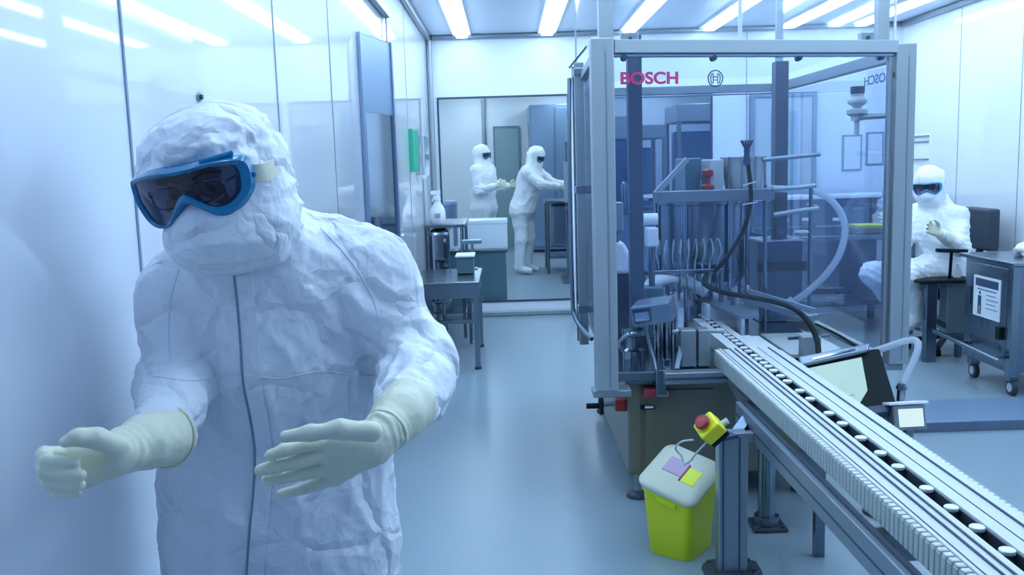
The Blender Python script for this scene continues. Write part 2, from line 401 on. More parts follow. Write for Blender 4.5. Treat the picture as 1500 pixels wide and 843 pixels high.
# ---- far room
struct('floor_2', MB().box(-1.3, 5, BY+.1, FY, -.08, 0), 'floor')
struct('ceiling_2', MB().box(-1.3, 5, BY+.1, FY, CZ, CZ+.08), 'far')
struct('wall_far', MB().box(-1.3, 5, FY, FY+.1, 0, CZ), 'far')
struct('wall_far_left', MB().box(-1.3, -1.2, BY+.1, FY, 0, CZ), 'far')
struct('wall_far_right', MB().box(4.9, 5, BY+.1, FY, 0, CZ), 'far')
for x, w in ((-.5, 'leftmost'), (1.0, 'middle'), (2.6, 'rightmost')):
    t = thing('ceiling_light', 'white fluorescent strip on the far room ceiling, %s of the three' % w, 'ceiling light', (x, 13, CZ), 'strips on the far room ceiling')
    MB().box(x-.09, x+.09, 9.6, 16.4, CZ-.02, CZ).build('housing', 'wp', t)
    MB().box(x-.06, x+.06, 9.7, 16.3, CZ-.05, CZ-.02).build('diffuser', 'lampf', t, .012)
# far door, greenish glass leaf in a dark frame
d = thing('door_1', None, None, (.02, FY, 0)); d['kind'] = 'structure'
MB().box(-.17, .24, FY-.03, FY, 0, 2.13).build('leaf', 'teald', d)
fr = MB().box(-.20, -.17, FY-.045, FY, 0, 2.16); fr.box(.24, .27, FY-.045, FY, 0, 2.16); fr.box(-.17, .24, FY-.045, FY, 2.13, 2.16); fr.build('frame', 'seam', d)
MB().box(.18, .20, FY-.06, FY-.03, .95, 1.15).build('handle', 'steel', d)
# tall grey cabinet, right of the door, far room
c = thing('tall_cabinet', 'tall plain grey-blue cabinet against the far room wall, right of the green door', 'cabinet', (.8, 16, 0))
MB().box(.42, 1.25, 15.5, 16.55, .04, 2.45).build('body', 'blued', c, .01); MB().box(.45, .82, 15.47, 15.5, .1, 2.4).build('door', 'blued', c, .006)
MB().box(.85, 1.22, 15.47, 15.5, .1, 2.4).build('door', 'blued', c, .006); MB().box(.44, 1.23, 15.55, 16.5, 0, .04).build('plinth', 'dark', c)
c = thing('wall_pipe', 'thin pale vertical pipe on the far room wall above the left worker', 'pipe', (-.32, FY, 1.7))
MB().cyl((-.36, FY-.05, 1.75), (-.36, FY-.05, CZ), .035, 12).build('tube', 'aluw', c); MB().cyl((-.36, FY-.05, 1.72), (-.36, FY-.05, 1.78), .05, 12).build('flange', 'alu', c)
# steel filling stand by the far worker's hands
c = thing('steel_workstation', 'stainless open stand with a tray at the hands of the far right worker', 'workstation', (.85, 13, 0))
MB().box(.52, 1.15, 12.4, 13.2, .95, .99).build('worktop', 'steel', c, .005)
for x in (.55, 1.11):
    for y in (12.44, 13.15): MB().cyl((x, y, 0), (x, y, .95), .022, 10).build('leg', 'steel', c)
MB().box(.6, 1.08, 12.6, 13.1, .35, .94).build('drum_housing', 'steeld', c, .04)
MB().box(.56, 1.12, 12.46, 13.14, .2, .23).build('shelf', 'steel', c)
c = thing('control_post', 'narrow steel control post with a red button by the window edge in the far room', 'control post', (.85, 11.6, 0))
MB().box(.74, .84, 11.5, 11.6, 0, 1.75).build('post', 'steel', c, .005); MB().box(.72, .86, 11.42, 11.5, 1.0, 1.5).build('panel', 'aluw', c, .005)
MB().cyl((.79, 11.42, .93), (.79, 11.36, .93), .05).build('red_button', 'red', c)
MB().cyl((.79, 11.5, 2.05), (.79, 11.5, 1.75), .03).build('mast', 'aluw', c)
MB().box(.68, .90, 11.3, 11.8, 0, .06).build('base', 'steeld', c)
# low tank/bin behind the window
c = thing('steel_bin', 'squat dark teal steel cabinet standing behind the window, below the left worker', 'cabinet', (-.3, 9.6, 0))
MB().box(-.60, -.02, 9.25, 9.75, .05, .62).build('body', 'teal', c, .008); MB().box(-.62, 0, 9.23, 9.77, .62, .65).build('lid', 'steel', c, .004)
for x in (-.56, -.06):
    for y in (9.3, 9.7): MB().cyl((x, y, 0), (x, y, .05), .02, 10).build('foot', 'dark', c)
c = thing('white_box', 'plain white carton standing on the dark teal cabinet behind the window', 'box', (-.22, 9.5, .65))
MB().box(-.50, 0, 9.3, 9.7, .65, .93).build('body', 'wp', c, .006); MB().box(-.505, .005, 9.295, 9.705, .90, .94).build('lid', 'wp', c, .006)
c = thing('waste_bin', 'small blue-grey bin at the left edge of the far room behind the window', 'bin', (-.66, 11, 0))
MB().lathe((-.84, 12.0, 0), [(.15, 0), (.19, .5), (.2, .98), (.2, 1.0)]).build('body', 'blued', c, smooth=True); MB().lathe((-.84, 12.0, 1.0), [(.21, 0), (.2, .04), (.1, .06)]).build('lid', 'blued', c, smooth=True)
# machines seen through the second window
def isolator(x0, x1, y0, z1, label, k):
    c = thing('isolator_machine', label, 'machine', ((x0+x1)/2, y0, 0), 'blue-grey machines behind the right window')
    MB().box(x0, x1, y0, y0+.9, .1, .85).build('base_cabinet', 'blued', c, .01)
    MB().box(x0-.02, x1+.02, y0-.02, y0+.92, .85, .89).build('table_top', 'steel', c, .005)
    for x in (x0, x1-.05):
        for y in (y0, y0+.85): MB().box(x, x+.05, y, y+.05, .89, z1).build('post', 'alu', c)
    MB().box(x0, x1, y0, y0+.9, z1, z1+.16+.06*k).build('head_box', 'aluw', c, .01)
    MB().box(x0+.05, x1-.05, y0+.02, y0+.03, .89, z1).build('door_panel', 'acr', c)
    MB().box(x0+.08, x1-.08, y0+.7, y0+.85, .9, z1-.1).build('back_housing', 'blued', c, .01)
    MB().lathe(((x0+x1)/2, y0+.4, .89), [(.12, 0), (.12, .3), (.09, .36), (.03, .4), (.03, .6)]).build('vessel', 'steel', c, smooth=True)
    for x in (x0+.05, x1-.1): MB().box(x, x+.05, y0+.1, y0+.15, 0, .1).build('foot', 'dark', c)
isolator(1.15, 1.95, 11.2, 1.75, 'blue-grey glazed machine behind the right window, the one nearest the glass on the left', 0)
isolator(2.15, 3.1, 11.6, 1.95, 'blue-grey glazed machine behind the right window, the right and taller one', 1)
isolator(1.5, 2.1, 14.2, 2.0, 'blue-grey glazed machine behind the right window, farthest back', 0)

# ================================================================== LEFT WALL ITEMS
# polished door leaf standing slightly proud of the wall
t = thing('door_2', None, None, (LX, 4.9, 0)); t['kind'] = 'structure'
A = Vector((-.712, 4.70, 0)); B = Vector((-.607, 5.16, 0)); dv = (B-A).normalized(); nv = Vector((dv.y, -dv.x, 0))
def leafbox(mb, u0, u1, w0, w1, z0, z1):
    P = [A+dv*u+nv*w+Vector((0, 0, z)) for z in (z0, z1) for u, w in ((u0, w0), (u1, w0), (u1, w1), (u0, w1))]
    mb.add(P, [(3,2,1,0),(4,5,6,7),(0,1,5,4),(1,2,6,5),(2,3,7,6),(3,0,4,7)])
L_ = (B-A).length
m = MB(); leafbox(m, 0, L_, -.03, 0, .03, 2.17); m.build('leaf', 'mirror', t)
m = MB(); leafbox(m, 0, .03, 0, .012, .03, 2.17); leafbox(m, L_-.02, L_, 0, .012, .03, 2.17); leafbox(m, .03, L_-.02, 0, .012, .03, .09); m.build('frame', 'blued', t)
m = MB(); leafbox(m, .03, L_-.02, 0, .004, 1.78, 2.165); m.build('kick_plate', 'blued', t)
m = MB(); leafbox(m, .04, .07, .01, .05, 1.0, 1.25); m.build('handle', 'steeld', t)
c = thing('conduit', 'thin grey conduit running along the left wall above the polished door', 'conduit', (LX, 5, 2.4))
MB().box(LX+.003, LX+.04, 3.6, 5.85, 2.41, 2.44).build('duct', 'alu', c); MB().cyl((LX+.015, 5.84, 2.41), (LX+.015, 5.84, 2.2), .006, 8).build('drop_cable', 'alu', c)
c = thing('wall_port', 'small black round port on the left wall above the hood of the nearest worker', 'wall port', (LX, 2.2, 1.67))
q = at(303, 142, 2.22); MB().cyl((LX, 2.22, q.z), (LX+.012, 2.22, q.z), .006, 16).build('plug', 'ink', c); MB().cyl((LX, 2.22, q.z), (LX+.006, 2.22, q.z), .011, 16).build('ring', 'alu', c)
c = thing('wall_holder', 'green card in a clear wall holder on the left wall beyond the polished door', 'holder', (LX, 7.5, 1.7))
MB().box(LX, LX+.035, 7.0, 7.45, 1.46, 1.78).build('green_card', 'greenp', c, .004); MB().box(LX, LX+.075, 7.46, 7.9, 1.42, 1.74).build('clear_pocket', 'film', c)
MB().box(LX, LX+.06, 7.48, 7.85, 1.40, 1.425).build('tray', 'wp', c)

# trolley, bench and things by the left corner
c = thing('steel_trolley', 'tall stainless trolley in the left back corner carrying the spray bottle', 'trolley', (-.5, 8.2, 0))
MB().box(-.70, -.36, 7.9, 8.75, .97, 1.0).build('top', 'steel', c, .004)
MB().box(-.68, -.50, 7.92, 8.6, .30, .96).build('drum', 'mirror', c, .05, seg=4)
for x, y in ((-.68, 7.93), (-.39, 7.93), (-.68, 8.71), (-.39, 8.71)): MB().cyl((x, y, 0), (x, y, .97), .016, 10).build('leg', 'steel', c)
MB().box(-.69, -.38, 7.92, 8.72, .22, .24).build('shelf', 'steel', c)
t = thing('spray_bottle', 'white spray bottle with trigger head on the tall stainless trolley', 'bottle', (-.61, 8.0, 1.0))
p = Vector((-.60, 8.05, 1.0))
MB().lathe(p, [(.062, 0), (.068, .01), (.068, .09), (.060, .13), (.030, .18), (.026, .20)], sy=.75).build('body', 'wp', t, smooth=True)
m = MB().lathe(p+Vector((0, 0, .20)), [(.028, 0), (.028, .03), (.018, .035), (.018, .05)]); m.build('collar', 'wp', t, smooth=True)
m = MB().box(p.x-.055, p.x+.03, p.y-.018, p.y+.018, p.z+.25, p.z+.285); m.build('trigger_head', 'wp', t, .006)
MB().bar(p+Vector((-.025, 0, .25)), p+Vector((-.045, 0, .19)), .012, .012).build('trigger', 'wp', t)
MB().box(p.x-.025, p.x+.025, p.y-.056, p.y-.050, p.z+.05, p.z+.09).build('label_patch', 'purple', t)
c = thing('step_bench', 'low stainless bench with square legs in front of the tall trolley', 'bench', (-.45, 7, 0))
x0, x1, y0, y1, zt = -.70, -.215, 6.65, 7.55, .655
MB().box(x0, x1, y0, y1, zt-.02, zt).build('top', 'steel', c, .004)
ap = MB().box(x0+.01, x1-.01, y0+.005, y0+.03, zt-.12, zt-.02); ap.box(x1-.03, x1-.008, y0+.03, y1-.02, zt-.12, zt-.02); ap.build('apron', 'steel', c)
for x, y in ((x0+.03, y0+.03), (x1-.03, y0+.03), (x0+.03, y1-.03), (x1-.03, y1-.03)):
    l = MB().box(x-.02, x+.02, y-.02, y+.02, .015, zt-.02).build('leg', 'steel', c); MB().cyl((x, y, 0), (x, y, .02), .026, 12).build('rubber_foot', 'dark', l)
MB().box(x0+.03, x1-.03, y1-.045, y1-.015, .2, .23).build('stretcher', 'steel', c)
c = thing('stool_frame', 'small open steel frame stool standing behind the low stainless bench', 'stool', (-.45, 7.8, 0))
for x in (-.55, -.33):
    for y in (7.64, 7.84): MB().cyl((x, y, 0), (x, y, .6), .014, 8).build('leg', 'steel', c)
MB().box(-.57, -.31, 7.62, 7.86, .6, .62).build('seat', 'steel', c); MB().box(-.56, -.32, 7.63, 7.65, .2, .22).build('stretcher', 'steel', c)
c = thing('bench_scale', 'small dark box with a white top plate standing on the low stainless bench', 'scale', (-.35, 7.2, .655))
MB().box(-.40, -.27, 7.12, 7.34, .66, .79).build('housing', 'teal', c, .005); MB().box(-.41, -.26, 7.10, 7.36, .79, .805).build('plate', 'wp', c, .003)
for x in (-.38, -.29): MB().cyl((x, 7.23, .655), (x, 7.23, .662), .01, 8).build('foot', 'dark', c)
c = thing('scale_display', 'thin dark tray on a short stem standing just behind the white-topped box', 'display', (-.33, 7.5, .655))
MB().box(-.37, -.21, 7.42, 7.54, .865, .895).build('screen_box', 'teal', c, .004); MB().cyl((-.29, 7.48, .655), (-.29, 7.48, .866), .012, 8).build('stem', 'steel', c); MB().box(-.33, -.25, 7.44, 7.53, .655, .665).build('base', 'steel', c)

# ================================================================== FILLING MACHINE
FM = thing('filling_machine', 'large stainless vial filling machine inside the clear enclosure', 'filling machine', (.9, 4.6, 0))
m = MB().box(.505, 1.36, 3.93, 5.5, .115, .535); m.build('cabinet', 'paint', FM, .006)
MB().box(.512, .56, 3.922, 3.93, .13, .53).build('corner_panel', 'paint', FM, .003)
MB().box(.58, .88, 3.921, 3.93, .14, .50).build('door', 'paint', FM, .003)
MB().box(.455, 1.52, 3.86, 5.6, .555, .60).build('table_top', 'steel', FM, .006)
MB().box(.49, 1.42, 3.90, 5.55, .535, .555).build('under_frame', 'steeld', FM)
for x, y in ((.555, 3.98), (1.30, 4.0), (.56, 5.4), (1.30, 5.4)):
    MB().lathe((x, y, 0), [(.055, 0), (.052, .015), (.03, .03), (.02, .035), (.02, .12)]).build('foot', 'dark', FM, smooth=True)
MB().lathe((.555, 3.98, .03), [(.024, 0), (.024, .09)]).build('foot_stem', 'alu', FM, smooth=True)
# red drawer-like clamp and small plate on the cabinet front
k = MB().box(.565, .675, 3.85, 3.925, .485, .52).build('clamp_block', 'redp', FM, .004); MB().box(.62, .67, 3.846, 3.852, .49, .515).build('plate', 'purple', k)
k = MB().box(.56, .62, 3.90, 3.93, .42, .432).build('catch', 'black', FM); MB().box(.575, .612, 3.895, 3.90, .427, .436).build('catch_plate', 'wp', k)
# handwheel on the left side
k = MB().box(.455, .505, 3.97, 4.05, .395, .45).build('valve_block', 'red', FM, .006)
h = MB().cyl((.40, 4.01, .422), (.455, 4.01, .422), .012, 12).build('valve_shaft', 'steeld', k)
MB().lathe((.395, 4.01, .422), [(.046, -.008), (.05, 0), (.046, .008), (.0, .008)], M=Matrix.Rotation(R_(90), 3, 'Y')).build('handwheel', 'black', k, smooth=True)
MB().cyl((.33, 4.01, .415), (.39, 4.01, .415), .013, 12).build('crank', 'black', k)
# main bowl: ribbed stainless tank on legs under a carrying beam
bc = Vector((1.06, 5.05, 0))
MB().lathe(bc, [(.10, .80), (.225, .84), (.235, .86), (.235, 1.25), (.245, 1.255), (.245, 1.275), (.0, 1.275)], n=40).build('bowl', 'steel', FM, smooth=True)
MB().cyl(bc+Vector((0, 0, .60)), bc+Vector((0, 0, .82)), .07).build('bowl_column', 'steeld', FM, smooth=True)
for a in (20, 75, 130, 185, 240, 295, 350):
    q = bc+Vector((math.cos(R_(a))*.25, math.sin(R_(a))*.25, 0)); MB().cyl(q+Vector((0, 0, .6)), q+Vector((0, 0, 1.27)), .011, 10).build('tie_rod', 'mirror', FM, smooth=True)
MB().box(.76, 1.38, 4.74, 4.80, 1.275, 1.335).build('front_beam', 'alu', FM, .004)
MB().box(.74, 1.44, 4.80, 5.35, 1.285, 1.30).build('upper_deck', 'steel', FM)
k = MB(); P = [(.765, 1.335), (.80, 1.335), (.945, 1.485), (.93, 1.505)]
k.prism([Vector((x, 4.76, z)) for x, z in P], [Vector((x, 4.80, z)) for x, z in P]); k.build('brace', 'aluw', FM)
MB().box(.95, 1.03, 4.9, 5.2, 1.30, 1.50).build('side_box', 'teal', FM, .006)
MB().box(1.065, 1.14, 4.84, 5.05, 1.30, 1.49).build('sorter_box', 'wp2', FM, .006)
MB().lathe((1.05, 4.82, 1.335), [(.035, 0), (.035, .02), (.015, .03), (.012, .06), (.03, .075), (.03, .10), (.0, .11)]).build('red_valve', 'red', FM, smooth=True)
k = MB().lathe((1.27, 4.95, 1.30), [(.09, 0), (.10, .06), (.11, .15), (.115, .19), (.12, .195), (.12, .20)]).build('stopper_bowl', 'wp2', FM, smooth=True)
for i in range(10):
    a = i*PI/5; MB().cyl((1.27+.118*math.cos(a), 4.95+.118*math.sin(a), 1.31), (1.27+.118*math.cos(a), 4.95+.118*math.sin(a), 1.5), .006, 6).build('bowl_rib', 'alu', k)
# column, rods and tray right of the bowl
MB().box(1.46, 1.53, 5.02, 5.10, .60, 2.0).build('rear_column', 'slate', FM, .004)
MB().tube([(1.33, 4.8, 1.48), (1.50, 4.85, 1.49), (1.66, 4.9, 1.50)], .012).build('upper_arm', 'alu', FM, smooth=True)
MB().tube([(1.36, 4.7, 1.20), (1.52, 4.7, 1.22), (1.60, 4.75, 1.225), (1.62, 4.95, 1.23)], .012, smooth=4).build('guide_rail', 'aluw', FM, smooth=True)
MB().tube([(1.36, 4.72, 1.33), (1.5, 4.74, 1.335), (1.6, 4.8, 1.34)], .012).build('guide_rail', 'aluw', FM, smooth=True)
for x in (1.36, 1.60): MB().cyl((x, 4.85, .6), (x, 4.85, 1.35), .011, 8).build('rod', 'steeld', FM)
MB().box(1.36, 1.60, 4.95, 5.2, .60, 1.05).build('pump_housing', 'steeld', FM, .01); MB().box(1.35, 1.61, 4.93, 4.95, .88, .93).build('housing_band', 'dark', FM)
k = MB().lathe((1.40, 4.70, 1.12), [(.018, -.012), (.018, .012)], M=Matrix.Rotation(R_(90), 3, 'X')).build('knob', 'mirror', FM, smooth=True)
k = MB().lathe((1.53, 4.78, 1.10), [(.03, -.01), (.04, 0), (.03, .01)], sy=.7).build('cup', 'wp2', FM, smooth=True)
# inner front column
ic = at(931, 300, 4.3); MB().box(ic.x-.032, ic.x+.032, 4.27, 4.335, .70, 2.06).build('inner_column', 'slate', FM, .003)
MB().box(ic.x-.05, ic.x+.05, 4.25, 4.36, .60, .70).build('column_foot', 'steeld', FM, .004)
# left inner group: white chute, steel blocks, small dosing pump
k = MB(); P = [(897, 352), (915, 356), (926, 378), (925, 402), (900, 402)]
a_ = [at(x, y, 4.45) for x, y in P]; k.prism(a_, [p+Vector((0, .12, 0)) for p in a_]); k.build('chute', 'wp', FM, .02, seg=3)
MB().box(.50, .60, 4.50, 4.62, .60, .98).build('pump_block', 'steeld', FM, .006); MB().box(.48, .56, 4.42, 4.50, 1.16, 1.30).build('dosing_block', 'aluw', FM, .006)
MB().cyl((.53, 4.47, .98), (.53, 4.47, 1.16), .014).build('dosing_rod', 'steel', FM)
MB().cyl((.69, 4.66, 1.20), (.76, 4.66, 1.20), .03).build('nozzle_cap', 'wp', FM); MB().box(.70, .76, 4.62, 4.70, 1.06, 1.16).build('nozzle_block', 'wp', FM, .01)
MB().cyl((.73, 4.66, .86), (.73, 4.66, 1.06), .016).build('nozzle_stem', 'steel', FM); MB().box(.68, .78, 4.6, 4.72, .6, .86).build('nozzle_base', 'teal', FM, .006)
k = MB().lathe((.555, 4.08, .60), [(.05, 0), (.05, .05), (.03, .06), (.03, .11), (.055, .12), (.055, .15), (.0, .16)]).build('clamp_pot', 'steel', FM, smooth=True)
MB().tube([(.50, 4.03, .66), (.48, 4.0, .70), (.52, 3.98, .74), (.60, 3.99, .745)], .009, smooth=4).build('clamp_handle', 'mirror', k, smooth=True)
# vertical roller group under the sensor box
for x in (.675, .715, .745): MB().cyl((x, 4.12, .60), (x, 4.12, .82), .016 if x > .7 else .022, 14).build('roller', 'mirror', FM, smooth=True)
MB().cyl((.70, 4.16, .6), (.70, 4.16, .81), .034, 20).build('motor_can', 'purple', FM, smooth=True)
# sensor head on thin bent rod
SB = thing('inspection_unit', 'grey box sensor with slotted front on a thin bent rod, left of the conveyor start', 'sensor', (.66, 4.05, .6))
Mx = Matrix.Translation(at(958, 456, 4.02)) @ Matrix.Rotation(R_(-16), 4, 'Z') @ Matrix.Rotation(R_(-9), 4, 'Y')
k = MB().box(-.085, .085, -.10, .12, -.045, .045, Mx).build('housing', 'alu', SB, .008)
MB().box(-.078, .0, -.106, -.10, -.03, .032, Mx).build('slot_frame', 'ink', SB); MB().box(-.070, -.008, -.111, -.106, -.02, .018, Mx).build('window', 'mirror', SB)
MB().tube([at(946, 474, 3.93), at(950, 500, 3.93), at(960, 535, 3.90), at(964, 560, 3.85)], .0075, smooth=4).build('rod', 'steel', SB, smooth=True)
MB().box(.615, .66, 3.835, 3.858, .50, .61).build('rod_clamp', 'steel', SB, .003)
# aluminium profile and post that carry the conveyor start
PF = thing('conveyor_bracket', 'grooved aluminium profile block fixed in front of the machine table, under the conveyor start', 'bracket', (.85, 3.82, .55))
MB().box(.645, 1.20, 3.79, 3.855, .555, .605).build('cross_profile', 'alu', PF, .004); MB().box(.645, 1.20, 3.786, 3.79, .575, .585).build('groove', 'ink', PF)
MB().box(.735, .80, 3.90, 3.98, .605, .765).build('upright_profile', 'alu', PF, .004); MB().box(.81, .86, 3.90, 3.98, .605, .765).build('upright_profile', 'alu', PF, .004)
MB().bar((.71, 3.86, .60), (.745, 3.94, .68), .02, .03).build('corner_gusset', 'steeld', PF)
MB().tube([at(985, 487, 3.95), at(1000, 485, 3.95), at(1060, 485, 4.0)], .010).build('cross_bar', 'aluw', PF, smooth=True)
MB().box(.65, .68, 3.86, 3.90, .60, .65).build('foot_plate', 'mirror', PF, .003)
# star wheel, vial track guards
k = MB().lathe((.86, 5.02, .60), [(.03, 0), (.03, .10), (.17, .11), (.17, .145), (.05, .15), (.05, .17), (.0, .17)], n=36).build('star_wheel', 'wp', FM, smooth=True)
k = MB().tube([at(950, 442, 4.66), at(953, 417, 4.74), at(984, 408, 4.80), at(1012, 416, 4.84), at(1034, 428, 4.84)], .034, n=10, smooth=5, sq=1.0).build('curved_guide', 'wp', FM, smooth=True)
MB().box(1.02, 1.20, 4.72, 4.86, .60, .745).build('guide_block', 'wp', FM, .02)
k = MB(); P = [(1035, 428), (1110, 448), (1112, 466), (1085, 468), (1020, 440)]; a_ = [atz(x, y, .735) for x, y in P]
k.prism(a_, [p+Vector((0, 0, .012)) for p in a_]); k.build('transfer_plate', 'alu', FM)
MB().box(.70, 1.12, 4.76, 4.79, .90, .925).build('needle_bar', 'steel', FM, .003)
for x in (.71, 1.11): MB().cyl((x, 4.775, .60), (x, 4.775, .90), .012, 8).build('bar_post', 'steel', FM)
for i in range(10):
    x = .745+.038*i
    MB().cyl((x, 4.775, .80), (x, 4.775, .96), .005, 6).build('dosing_needle', 'mirror', FM)
    MB().tube([(x, 4.775, .955), (x-.02+.004*i, 4.74, 1.02), (x+.01, 4.80, 1.08), (x+.02-.003*i, 4.84, 1.0)], .0045, n=6, smooth=4).build('dosing_tube', 'hose', FM, smooth=True)
for i in range(14):
    a = i*2*PI/14; MB().lathe((.86+.15*math.cos(a), 5.02+.15*math.sin(a), .745), [(.013, 0), (.013, .035), (.008, .042), (.012, .043), (.012, .052)], n=10).build('held_vial', 'wp', FM, smooth=True)
for i in range(16):
    x, y = .76+.55*random.random(), 4.88+.12*random.random(); k = MB().cyl((x, y, .74), (x, y, .79+.04*random.random()), .008, 8).build('filling_needle', random.choice(['mirror', 'steel', 'wp', 'dark']), FM)
for i in range(6):
    x = 1.14+.03*i; MB().cyl((x, 4.66+.02*i, .74), (x, 4.66+.02*i, .80), .012, 8).build('gripper', random.choice(['dark', 'steel', 'wp2']), FM)
MB().bar((1.20, 4.62, .79), (1.44, 4.30, .73), .07, .03).build('discharge_chute', 'alu', FM); MB().bar((1.22, 4.66, .82), (1.46, 4.34, .76), .012, .02).build('chute_rim', 'aluw', FM)
MB().box(1.24, 1.50, 4.0, 4.5, .605, .625).build('tray_plate', 'wp2', FM, .004)
MB().box(1.26, 1.34, 3.90, 3.96, .60, .72).build('side_bracket', 'aluw', FM, .004)
MB().bar((1.22, 3.98, .70), (1.42, 4.02, .70), .012, .012).build('lever', 'steel', FM)

# ================================================================== ENCLOSURE
EN = thing('machine_enclosure', 'tall clear-panelled aluminium enclosure around the filling machine, with red lettering', 'enclosure', (1.1, 4.9, .55))
FL = Vector((.40, 3.80, 0)); FR = Vector((1.755, 4.12, 0)); BL = Vector((.46, 5.9, 0)); BR = Vector((1.755, 5.9, 0))
ZT = 1.985; ZB = .545
def post(p, w, dpt, z0, z1, name='post', m='aluw'):
    o = MB().box(p.x-w/2, p.x+w/2, p.y-dpt/2, p.y+dpt/2, z0, z1).build(name, m, EN, .004)
    if w > .06: MB().box(p.x+w*.10, p.x+w*.16, p.y-dpt/2-.0015, p.y-dpt/2, z0+.02, z1-.05).build('groove', 'alu', o)
    return o
post(FL, .092, .09, ZB, ZT); post(FR, .088, .08, ZB, ZT-.02)
post(BL, .04, .06, .42, 2.03, m='alu'); post(BR, .065, .07, .25, 1.95, m='alu')
post(Vector((.405, 5.0, 0)), .05, .05, .50, 2.02, 'door_post', 'alu'); post(Vector((.395, 5.25, 0)), .02, .02, .47, 2.03, 'door_post', 'mirror')
MB().box(.34, .50, 3.76, 3.86, ZB-.03, ZB).build('foot_rail', 'alu', EN, .004); MB().box(1.60, 1.78, 4.09, 4.17, ZB-.03, ZB).build('foot_rail', 'alu', EN, .004)
def rail(a, b, z0, z1, w=.05, m='aluw', name='rail'):
    a = Vector((a.x, a.y, (z0+z1)/2)); b = Vector((b.x, b.y, (z0+z1)/2)); return MB().bar(a, b, w, abs(z1-z0)).build(name, m, EN, .003)
ex = (FR-FL).normalized()
rail(FL+ex*.046, FR-ex*.044, ZT-.058, ZT-.004, .06); rail(FL+ex*.046, FR-ex*.044, ZT-.072, ZT-.058, .03, 'blued')
rail(FL, BL, 1.93, 1.97, .04, 'alu'); rail(FR+Vector((0, .04, 0)), BR, 1.90, 1.955, .045, 'alu'); rail(BL, BR, 1.90, 1.95, .04, 'alu'); rail(BL, BR, 1.885, 1.895, .04, 'blued')
rail(BL, BR, .60, .64, .04, 'alu'); rail(FR+Vector((0, .04, 0)), BR, .52, .55, .03, 'alu')
# clear panels
def sheet(a, b, z0, z1, name, m='acr', th=.006):
    a = Vector((a.x, a.y, (z0+z1)/2)); b = Vector((b.x, b.y, (z0+z1)/2)); return MB().bar(a, b, th, z1-z0).build(name, m, EN)
sheet(FL+ex*.05, FR-ex*.05, .80, ZT-.075, 'front_panel')
sheet(FL+Vector((0, .06, 0)), BL-Vector((0, .05, 0)), .66, 1.92, 'left_panel'); sheet(FR+Vector((0, .05, 0)), BR-Vector((0, .05, 0)), .56, 1.89, 'right_panel'); sheet(BL+Vector((.05, 0, 0)), BR-Vector((.05, 0, 0)), .66, 1.88, 'rear_panel')
# slim inner edge and latches of the front door
ny = Vector((ex.y, -ex.x, 0))
sheet(FR-ex*.075, FR-ex*.055, .60, ZT-.075, 'door_edge', 'alu', .02)
for px, py in ((893, 103), (897, 247), (914, 85), (1045, 85), (1170, 85), (1290, 84), (1309, 110), (1309, 238), (1309, 369), (1309, 496)):
    s_ = (px-885)/(1315-885); Y = 3.80+.32*s_*1.08
    q = at(px, py, Y-.02)
    k = MB().cyl(q+Vector((0, .02, 0)), q-Vector((0, .012, 0)), .013, 14).build('latch', 'ink', EN, smooth=True)
    MB().cyl(q-Vector((-.003, .012, 0)), q-Vector((-.003, .016, 0)), .006, 10).build('latch_button', 'mirror', k)
# lettering on the front panel
def onfront(px, py): return at(px, py, 3.80+.32*((px-885)/(1315-885))*1.08-.012)
o_ = onfront(908, 123); Ml = Matrix.Translation(o_) @ Matrix(((ex.x, 0, ny.x, 0), (ex.y, 0, ny.y, 0), (0, 1, 0, 0), (0, 0, 0, 1)))
txt = text_mesh('lettering', 'BOSCH', .066, .0008, Ml, 'brand', EN, bold=.0022)
wd = max(v.co.x for v in txt.data.vertices)-min(v.co.x for v in txt.data.vertices); want = (onfront(992, 123)-o_).x
for v in txt.data.vertices:
    dlt = v.co-o_; al = Vector((ex.x, ex.y, 0)); v.co += al*(dlt.dot(al)*(want/wd-1))
txt['label'] = 'bold red capital lettering on the clear front panel'
lc = onfront(1048, 115); e = EN
ring = [lc+ex*(.033*math.cos(a*PI/16))+Vector((0, 0, .033*math.sin(a*PI/16))) for a in range(32)]
em = MB().tube(ring, .0026, n=6, closed=True)
for sx in (-1, 1):                               # armature mark: two arcs and a double bar
    arc = [lc+ex*(sx*(.010+.013*math.cos(R_(t_))*.9))+Vector((0, 0, .022*math.sin(R_(t_)))) for t_ in range(-75, 76, 15)]
    em.tube(arc, .0022, n=6)
    em.tube([lc+ex*(sx*.010)+Vector((0, 0, .020)), lc+ex*(sx*.010)-Vector((0, 0, .020))], .002, n=6)
em.tube([lc-ex*.010+Vector((0, 0, .006)), lc+ex*.010+Vector((0, 0, .006))], .002, n=6); em.tube([lc-ex*.010-Vector((0, 0, .006)), lc+ex*.010-Vector((0, 0, .006))], .002, n=6)
o = em.build('emblem', 'ink', EN); o['label'] = 'round dark emblem beside the red lettering'
# lettering on the outside of the right panel, read backwards from here
Mr = Matrix.Translation(Vector((1.768, 4.28, 1.825))) @ Matrix(((0, 0, 1, 0), (1, 0, 0, 0), (0, 1, 0, 0), (0, 0, 0, 1)))
o = text_mesh('lettering', 'BOSCH', .060, .0008, Mr, 'alu', EN, bold=.001); o['label'] = 'grey lettering on the right panel, seen from behind'
for v in o.data.vertices: v.co.y = 4.28+(v.co.y-4.28)*1.6
